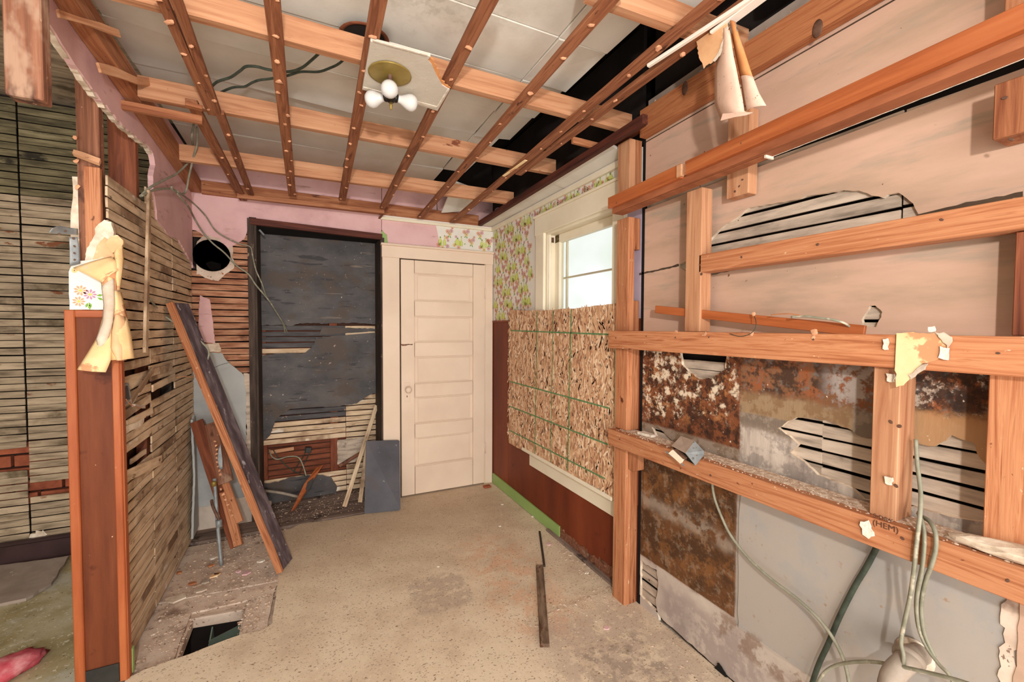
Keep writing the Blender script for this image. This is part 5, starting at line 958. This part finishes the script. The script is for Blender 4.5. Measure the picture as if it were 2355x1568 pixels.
slab('lime_plaster', rough(RY([(222, 520, 2.165), (240, 505, 2.165), (256, 510, 2.165), (262, 535, 2.165), (258, 560, 2.165), (240, 575, 2.165), (210, 600, 2.165), (196, 604, 2.165), (200, 570, 2.165), (215, 545, 2.165)]), .003, .012), (0, .02, 0), M['plaster_edge'], pe)
slab('tan_paper', rough(RY([(222, 565, 2.160), (240, 545, 2.160), (258, 560, 2.160), (262, 592, 2.160), (212, 602, 2.160)]), .002, .012), (0, .004, 0), M['kraft'], pe)
# perforated metal bracket
br = empty('metal_bracket', P(165, 560, 1, 2.12), 'bent perforated steel strap sticking out left above the post', 'bracket')
STRAP = ribbon('strap', RY([(160, 612, 2.14), (160, 575, 2.13), (159, 545, 2.12)]), RY([(184, 606, 2.15), (183, 570, 2.14), (178, 545, 2.13)]), M['steel'], br, th=.0025, crumple=.001)
ribbon('bent_arm', RY([(178, 540, 2.12), (150, 538, 2.08), (126, 538, 2.05), (112, 534, 2.03)]), RY([(178, 526, 2.12), (155, 523, 2.09), (136, 519, 2.06), (120, 524, 2.03)]), M['steel'], br, th=.0025, crumple=.003)
for (x, y, v) in ((171, 597, 2.138), (171, 582, 2.130), (171, 566, 2.124), (169, 548, 2.116), (150, 531, 2.07), (136, 538, 2.05)): chip(STRAP, P(x, y, 1, v), .0045, (0, -1, 0), NAILME, 'strap_hole', .3)
# upright loose lath leaning on the left partition
a, b = P(343, 440, 0, XL+.02), P(334, 812, 0, XL+.035)
thing_beam('loose_lath', a, b, .012, .034, M['lath'], 'long upright lath hanging against the left laths above the broken patch', 'lath', None, (0, 1, 0))
# small switch box in the left wall gap
sw = empty('switch_box', P(292, 900, 0, XL+.01), 'grey metal switch box with loose wires beside the left post', 'electrical box')
slab('box_face', PX(XL+.02, [(282, 884), (296, 880), (303, 922), (289, 930), (280, 930)]), (-.03, 0, 0), M['steel'], sw)
slab('box_inner', PX(XL+.022, [(285, 890), (294, 887), (299, 918), (288, 921)]), (-.002, 0, 0), M['bakelite'], sw)
tube('loose_wire', PX(XL+.04, [(290, 918), (300, 930), (312, 935), (325, 938)]), .0015, M['copper'], sw)
beam('terminal_block', P(307, 932, 0, XL+.03), P(331, 936, 0, XL+.03), .012, .012, M['dustbox'], parent=sw)
# ---- leaning dark plank
pa_, pb_ = Vector((-.135, 2.74, .012)), P(398, 697, 1, 2.93)
ax_ = (pb_-pa_).normalized()
dp = empty('leaning_plank', pa_, 'long dark-painted plank with raw orange edge leaning on the left laths', 'plank')
side = Vector((-.42, -1, 0)); side = (side-ax_*side.dot(ax_)).normalized(); nrm = ax_.cross(side)
beam('painted_face', pa_-side*.045, pb_-side*.045, .135, .018, M['plankdark'], nrm, dp, .002, .002, 6)
beam('raw_edge', pa_+side*.030+nrm*.004, pb_+side*.030+nrm*.004, .020, .034, M['rail'], nrm, dp, .002, .004, 10)
# ---- broken board pair with adhesive blobs
bp_ = empty('broken_boards', Vector((-.40, 3.15, 0)), 'two broken orange boards with glue dabs leaning in the left corner', 'boards')
def lean(name, p0, d0, p1, d1, wd, th, m, par, sd=(1, -.35, 0), wob=.003):
    a, b = P(*p0, 1, d0), P(*p1, 1, d1); ax = (b-a).normalized(); s = Vector(sd); s = (s-ax*s.dot(ax)).normalized(); n = ax.cross(s)
    return beam(name, a, b, wd, th, m, n, par, .002, wob, 8)
lean('board', (545, 1256), 3.10, (452, 968), 3.36, .075, .016, M['dark_fir'], bp_)
lean('board', (520, 1110), 3.12, (487, 972), 3.30, .085, .014, M['old_stud'], bp_)
lean('board', (552, 1200), 3.05, (500, 1060), 3.20, .04, .018, M['rail'], bp_)
lean('board', (548, 1254), 3.06, (516, 1130), 3.14, .05, .02, M['rail'], bp_)
for k in range(11):
    t = k/10; chip(bp_, P(494+t*14+1.5*math.sin(k), 1015+t*95, 1, 3.14), .009, (0, -1, 0), name='glue_dab', flat=.4).data
for k in range(6):
    t = k/5; chip(bp_, P(508+t*26, 1125+t*60, 1, 3.04), .009, (0, -1, 0), name='glue_dab', flat=.4)
# ---- galvanised rod
gr_ = empty('metal_rod', P(508, 1300, 2, 0), 'grey metal conduit rod standing in front of the broken boards', 'rod')
ra, rb, rc_ = P(509, 1300, 2, 0), P(500, 1200, 1, 3.0), P(493, 1100, 1, 3.02)
tube('rod', [ra, rb, rc_], .010, M['steel'], gr_, 8); lathe('coupling', [(.010, 0), (.016, .002), (.016, .04), (.010, .042)], M['steel'], zto(P(503, 1195, 1, 2.98), (.03, 0, -1)), gr_, 12)
lathe('brass_fitting', [(.008, 0), (.013, .002), (.013, .025), (.008, .03)], M['brass'], zto(P(492, 1118, 1, 3.0), (0, 0, 1)), gr_, 12)
tube('jointed_stub', [P(506, 1200, 1, 2.98), P(490, 1165, 1, 3.0), P(487, 1150, 1, 3.03)], .008, M['nail'], gr_, 8)
ribbon('torn_metal_flap', RY([(503, 1030, 3.1), (500, 1055, 3.1), (505, 1080, 3.1)]), RY([(507, 1020, 3.1), (512, 1055, 3.1), (512, 1078, 3.1)]), M['steel'], gr_, th=.002)
# ---- slate panel
sa, sb, sc2, sd_ = P(838, 1181, 2, .003), P(921, 1173, 2, .003), P(919, 1012, 1, 3.49), P(842, 1014, 1, 3.49)
slp = slab('slate_panel', [sa, sb-Vector((.01, 0, 0)), sb+Vector((0, .004, .012)), sc2-Vector((0, 0, .006)), sc2-Vector((.012, 0, 0)), sd_], (0, .010, 0), M['slate']); tag(slp, 'dark grey slate-like panel leaning beside the cream door', 'panel')
# ---- loose laths leaning in the niche
for i, (a, b, l) in enumerate((((792, 1165), (866, 932), 'longer pale lath leaning from floor up the niche right side'), ((828, 1155), (845, 1020), 'shorter pale lath standing behind the slate panel'))):
    A = P(*a, 1, 3.60); A.z = max(A.z, .02) if i else .014; A = P(*a, 2, .016); B = P(*b, 1, 3.80)
    thing_beam('loose_lath', A, B, .032, .008, M['lath'], l, 'lath', 'loose laths leaning in the niche', (0, -1, 0))
lean_ = slab('thin_brown_panel', [P(669, 1176, 2, .004), P(676, 1172, 2, .004), P(741, 1069, 1, 3.72), P(728, 1075, 1, 3.68), P(700, 1112, 1, 3.66)], (.008, .004, 0), M['orange']); tag(lean_, 'thin brown wood sheet leaning inside the niche opening', 'sheet')
keep(slab('black_mark', [P(703, 1124, 1, 3.655), P(708, 1108, 1, 3.66), P(722, 1098, 1, 3.67), P(716, 1118, 1, 3.66), P(708, 1130, 1, 3.655)], (-.001, -.002, 0), M['bakelite']), lean_)
nbat = thing_beam('loose_batten', P(780, 1072, 1, 3.84), P(832, 1040, 1, 3.84), .008, .03, M['old_stud'], 'short diagonal brown batten in the niche behind the leaning lath', 'batten')
thing_beam('loose_batten', P(620, 1040, 1, 3.83), P(676, 1031, 1, 3.83), .010, .028, M['fir_pale'], 'short pale batten stub at the niche opening', 'batten')
# niche pipe
np_ = empty('niche_pipe', P(640, 1150, 1, 3.75), 'old bent pipe lying on the niche floor', 'pipe')
tube('pipe_run', [P(608, 1128, 1, 3.78), P(650, 1134, 1, 3.75), P(688, 1143, 1, 3.72)], .011, M['pipe'], np_, 10, 3)
tube('pipe_leg', [P(607, 1128, 1, 3.78), P(614, 1150, 1, 3.68), P(618, 1158, 1, 3.60)], .010, M['pipe'], np_, 10, 3)
tube('pipe_end', [P(622, 1157, 1, 3.58), P(605, 1160, 1, 3.60), P(592, 1160, 1, 3.62)], .011, M['pipe'], np_, 10, 3)
lathe('pipe_joint', [(.0, -.018), (.016, -.016), (.018, 0), (.016, .016), (0, .018)], M['pipe'], zto(P(619, 1157, 1, 3.585), (0, .3, 1)), np_, 14)
thing_beam('pipe_stub', P(596, 528, 1, 3.60), P(607, 540, 1, 3.62), .012, .012, M['steel'], 'small grey pipe stub under the niche lintel, top left', 'pipe')
def cableY(px, r, m, label, group=None): return tag(tube('cable', [P(x, y, a, v) for x, y, a, v in px], r, M[m]), label, 'cable', group)
g_ = 'cables in the left corner and niche'
cableY([(446, 285, 0, -.55), (441, 315, 0, -.56), (444, 342, 0, -.57), (434, 371, 0, -.60), (408, 398, 0, -.63), (375, 415, 0, -.65), (345, 431, 0, -.665), (322, 452, 0, -.69)], .0055, 'cable', 'cable dropping from the strip pair and curving left to the lath top', g_)
cableY([(453, 292, 0, -.53), (453, 332, 0, -.53), (444, 365, 0, -.56), (434, 408, 0, -.60), (428, 438, 0, -.62), (418, 446, 0, -.63), (398, 438, 0, -.64), (394, 428, 0, -.64)], .0055, 'cable', 'second cable from the strip pair hooking at its lower end', g_)
cableY([(326, 450, 0, -.67), (350, 438, 0, -.66), (378, 434, 0, -.65), (400, 436, 0, -.64), (413, 452, 0, -.63), (434, 476, 0, -.62), (447, 502, 1, 3.50), (466, 533, 1, 3.48), (489, 559, 1, 3.48), (517, 582, 1, 3.48), (543, 610, 1, 3.49), (571, 630, 1, 3.50), (589, 656, 1, 3.50), (617, 689, 1, 3.58), (635, 717, 1, 3.68), (650, 742, 1, 3.78), (656, 766, 1, 3.88)], .0055, 'cable', 'thick cable crossing the flue hole and dropping into the niche', g_)
cableY([(408, 440, 0, -.63), (441, 464, 1, 3.50), (471, 494, 1, 3.50), (494, 528, 1, 3.50), (520, 546, 1, 3.50), (553, 561, 1, 3.50), (576, 568, 1, 3.50), (581, 589, 1, 3.50), (589, 622, 1, 3.50), (602, 651, 1, 3.53), (614, 684, 1, 3.60), (640, 724, 1, 3.72), (653, 745, 1, 3.80), (661, 766, 1, 3.88)], .0045, 'cable', 'thinner cable looping over the niche corner before dropping in', g_)
cableY([(344, 686, 0, -.66), (370, 719, 1, 2.90), (398, 740, 1, 2.94), (434, 765, 1, 2.97), (459, 783, 1, 2.98), (477, 801, 1, 2.98), (480, 816, 1, 2.97), (474, 834, 1, 2.96), (464, 850, 1, 2.95)], .0050, 'cable', 'grey-green cable looping in front of the leaning plank', g_)
cableY([(466, 848, 1, 2.95), (462, 862, 1, 2.94), (448, 867, 1, 2.93), (425, 866, 1, 2.92), (405, 868, 1, 2.90)], .0016, 'copper', 'bare copper wire end across the leaning plank', g_)
cableY([(466, 853, 1, 2.96), (490, 846, 1, 3.1), (510, 838, 1, 3.2), (530, 833, 1, 3.3)], .0012, 'cable_dark', 'thin black wire reaching over the blue-grey plaster', g_)
cableY([(620, 1034, 1, 3.80), (624, 1048, 1, 3.76), (638, 1056, 1, 3.74), (662, 1050, 1, 3.73), (685, 1051, 1, 3.72), (696, 1068, 1, 3.70), (704, 1094, 1, 3.69)], .0050, 'cable', 'pale cable arching across the niche opening', g_)
cableY([(628, 1034, 1, 3.80), (640, 1052, 1, 3.77), (660, 1072, 1, 3.76), (682, 1086, 1, 3.74), (704, 1094, 1, 3.70)], .0040, 'cable_dark', 'dark cable sagging across the niche opening', g_)
for i, (x, xx) in enumerate(((702, 675), (712, 690))): cableY([(x, 1028, 1, 3.90), (x-2, 1045, 1, 3.89), ((x+xx)/2-2, 1066, 1, 3.89), (xx, 1086, 1, 3.89)], .0035, 'cable_dark', ('left' if i == 0 else 'right')+' of two dark cables deep in the niche opening', g_)
thing_beam('junction_block', P(703, 1034, 1, 3.88), P(716, 1034, 1, 3.88), .03, .045, M['bakelite'], 'small dark junction block deep in the niche opening', 'junction box')
g2 = 'cables above the dropped frame'
def cableC(px, r, label): return tag(tube('cable', [PC(x, y, .11) for x, y in px], r, M['cable_dark']), label, 'cable', g2)
cableC([(480, 206), (500, 188), (530, 178), (551, 164), (566, 153), (590, 153), (618, 160), (661, 165), (692, 157), (716, 139), (741, 116), (760, 100)], .0055, 'upper of the two dark cables snaking over the ceiling tiles')
cableC([(508, 212), (536, 201), (563, 199), (580, 190), (597, 184), (621, 181), (661, 174), (692, 165), (732, 165), (760, 156), (780, 146), (800, 128)], .0050, 'lower of the two dark cables snaking over the ceiling tiles')
# ---- hatch and duct
du = empty('floor_duct', (-.41, 2.37, -.5), 'dark floor opening with greenish sheet metal duct below', 'duct')
def quad(n, pts, off, m): slab(n, pts, off, M[m], du)
hx0, hx1, hy0, hy1 = -.53, -.275, 2.20, 2.56
quad('well_side', [(hx0, hy0, -.045), (hx0, hy1, -.045), (hx0, hy1, -.9), (hx0, hy0, -.9)], (-.01, 0, 0), 'void'); quad('well_side', [(hx1, hy0, -.045), (hx1, hy1, -.045), (hx1, hy1, -.9), (hx1, hy0, -.9)], (.01, 0, 0), 'redbeam')
quad('well_side', [(hx0, hy1, -.045), (hx1, hy1, -.045), (hx1, hy1, -.9), (hx0, hy1, -.9)], (0, .01, 0), 'void'); quad('well_side', [(hx0, hy0, -.045), (hx1, hy0, -.045), (hx1, hy0, -.9), (hx0, hy0, -.9)], (0, -.01, 0), 'void')
quad('well_bottom', [(hx0, hy0, -.9), (hx1, hy0, -.9), (hx1, hy1, -.9), (hx0, hy1, -.9)], (0, 0, -.01), 'void')
quad('duct_wall', [(-.455, 2.24, -.30), (-.44, 2.54, -.10), (-.40, 2.55, -.55), (-.42, 2.26, -.55)], (.006, 0, 0), 'ductgreen')
quad('duct_face', [(-.44, 2.46, -.12), (-.30, 2.50, -.10), (-.29, 2.53, -.55), (-.42, 2.52, -.55)], (0, .006, 0), 'ductgreen')
quad('duct_floor', [(-.45, 2.22, -.26), (-.285, 2.22, -.26), (-.285, 2.47, -.20), (-.44, 2.46, -.20)], (0, 0, -.006), 'ductgreen')
quad('opening_lip', [(-.52, 2.525, -.018), (-.295, 2.495, -.018), (-.295, 2.482, -.018), (-.52, 2.512, -.018)], (0, 0, -.010), 'subfloor')
# ---- loose pieces on the floor
st = thing_beam('wood_stick', P(1241, 1222, 2, .006), P(1252, 1302, 2, .006), .013, .010, M['soot'], 'thin dark stick lying on the floor near the green skirting', 'stick', None)
st2 = thing_beam('weathered_board', P(1241, 1301, 2, .010), P(1253, 1485, 2, .010), .042, .018, M['weathered'], 'weathered narrow board lying on the floor in the middle', 'board', None)
bk = tag(abox('brick_piece', 1.39, 1.455, 3.41, 3.455, 0, .018, M['brick'], None, .004, 0), 'small red brick fragment at the foot of the door', 'brick')
rgp = bmesh.new(); bmesh.ops.create_icosphere(rgp, subdivisions=3, radius=1)
for v in rgp.verts:
    n = mnoise.noise(v.co*2.2); v.co = Vector((v.co.x*.075*(1-.35*v.co.y), v.co.y*.13, max(v.co.z, -.5)*.045))*(1+.25*n)
bmesh.ops.transform(rgp, matrix=Matrix.Translation(P(0, 1545, 2, .03)) @ Matrix.Rotation(-.9, 4, 'Z'), verts=rgp.verts[:])
tag(bm2(rgp, 'pink_cloth', M['rag'], None, True), 'crumpled pink and red cloth at the lower left edge', 'cloth')
fb2 = slab('fallen_sheet', rough([P(*p, 2, .02) for p in [(-60, 1395), (0, 1388), (60, 1375), (105, 1348), (118, 1340), (158, 1278), (130, 1282), (60, 1292), (-60, 1306)]], .004, .04), (0, 0, -.016), M['greyboard']); tag(fb2, 'grey dusty board lying on the far room floor', 'board')
DB_ = random.Random(77)
FL = iter(['pink plaster flake nearest the foot of the leaning plank', 'smaller pink flake just left of the one by the plank foot', 'long tan paper flake amid the crumbs, between rod and floor opening', 'thin pale flake beside the tan one, above the floor opening', 'white chip right below the metal rod foot',
 'large pale plaster flake against the bottom of the left laths', 'orange wood chip at the base of the left laths', 'orange wood chip just left of the rod foot', 'grey plaster flake at the back left corner by the laths', 'white chip behind the lower end of the leaning plank', 'white chip between the boards and the leaning plank', 'dusty paper flake nearest the far edge of the floor opening', 'orange wood chip halfway between laths and floor opening', 'small orange chip in the middle of the dirty boards'])
for (x, y, s, mm) in ((565, 1316, .030, 'pink'), (548, 1312, .018, 'pink'), (492, 1322, .030, 'kraft'), (472, 1335, .028, 'lath_white'), (488, 1282, .022, 'gyp'), (400, 1375, .05, 'plaster_edge'), (412, 1315, .020, 'rail'), (484, 1299, .018, 'rail'), (468, 1238, .03, 'plaster_edge'), (638, 1230, .022, 'gyp'), (600, 1288, .02, 'gyp'), (462, 1355, .026, 'greypaper'), (442, 1340, .02, 'rail'), (500, 1318, .018, 'rail')):
    c0 = P(x, y, 2, .0); n = DB_.randint(5, 7); a0 = DB_.uniform(0, 6)
    pts = [(c0.x+s*DB_.uniform(.5, 1)*math.cos(a0+k*6.283/n)*1.2, c0.y+s*DB_.uniform(.4, .9)*math.sin(a0+k*6.283/n), -.008) for k in range(n)]
    f = slab('plaster_fragment', pts, (0, 0, .008), M[mm]); tag(f, next(FL), 'fragment', 'fragments on the dirty boards')
FM = iter(['pale chip beside the middle of the green skirting', 'pink flake on the floor at the green skirting end', 'white pebble-like chip by the ragged strip near the double stud', 'small white chip on the floor in front of the door', 'tiny chip left of the stained floor patch', 'peach flake on the floor before the double stud', 'pale chip nearest the door corner beside the green skirting'])
for (x, y, s) in ((1225, 1188, .013), (1262, 1252, .018), (1350, 1318, .012), (1150, 1210, .012), (1008, 1303, .009), (1395, 1445, .016), (1155, 1160, .014)):
    c0 = P(x, y, 2, .001); pts = [(c0.x+s*math.cos(k*1.047)*DB_.uniform(.7, 1.2), c0.y+s*math.sin(k*1.047)*.8, .001) for k in range(6)]
    tag(slab('plaster_fragment', pts, (0, 0, .006), M['pink'] if s > .014 else M['gyp']), next(FM), 'fragment', 'fragments on the speckled floor')
def scatter(name, n, region, m, label, r0, r1, zf=0, seed=1):
    rg = random.Random(seed); bm = bmesh.new(); k = 0
    while k < n:
        x, y = region(rg)
        r = rg.uniform(r0, r1)*(1 if rg.random() < .9 else 2); bmesh.ops.create_icosphere(bm, subdivisions=1, radius=r, matrix=Matrix.Translation((x, y, zf+r*.2)) @ Matrix.Rotation(rg.uniform(0, 3), 4, 'Z') @ Matrix.Diagonal((1, rg.uniform(.5, 2), .5, 1))); k += 1
    o = bm2(bm, name, m); tag(o, label, 'debris', None, 'stuff')
scatter('debris_crumbs', 900, lambda g: (g.uniform(-.66, -.14), g.uniform(2.52, 3.5)), M['crumb'], 'pale crumbs scattered over the dirty boards by the left laths', .0015, .005, -.013, 1)
scatter('debris_crumbs', 500, lambda g: (g.uniform(-.3, -.18) if g.random() < .6 else g.uniform(-.66, -.5), g.uniform(2.15, 2.56)), M['crumb'], 'pale crumbs round the floor opening', .0015, .0045, -.012, 2)
def strp(g):
    t = g.random(); A, B = P(1215, 1428, 2, 0), P(1395, 1362, 2, 0); q = A.lerp(B, t); return q.x+g.gauss(0, .02), q.y+g.gauss(-.02, .035)
scatter('debris_crumbs', 700, strp, M['crumb'], 'line of crumbs along the cut edge before the double stud', .001, .0032, 0.002, 3)
scatter('debris_crumbs', 900, lambda g: (g.triangular(.9, 1.5, 1.45), g.uniform(.3, 1.75)), M['crumb'], 'crumbs on the floor below the stripped wall', .001, .003, 0.002, 4)
scatter('debris_crumbs', 500, lambda g: (g.uniform(-.3, .55), g.uniform(3.40, 3.84)), M['crumb'], 'crumbs on the charred boards of the niche', .0015, .004, 0.003, 5)
scatter('debris_crumbs', 260, lambda g: (g.gauss(1.46, .03), g.uniform(1.8, 2.4)), M['crumb'], 'crumbs along the ragged floor strip under the window', .001, .004, 0.002, 6)
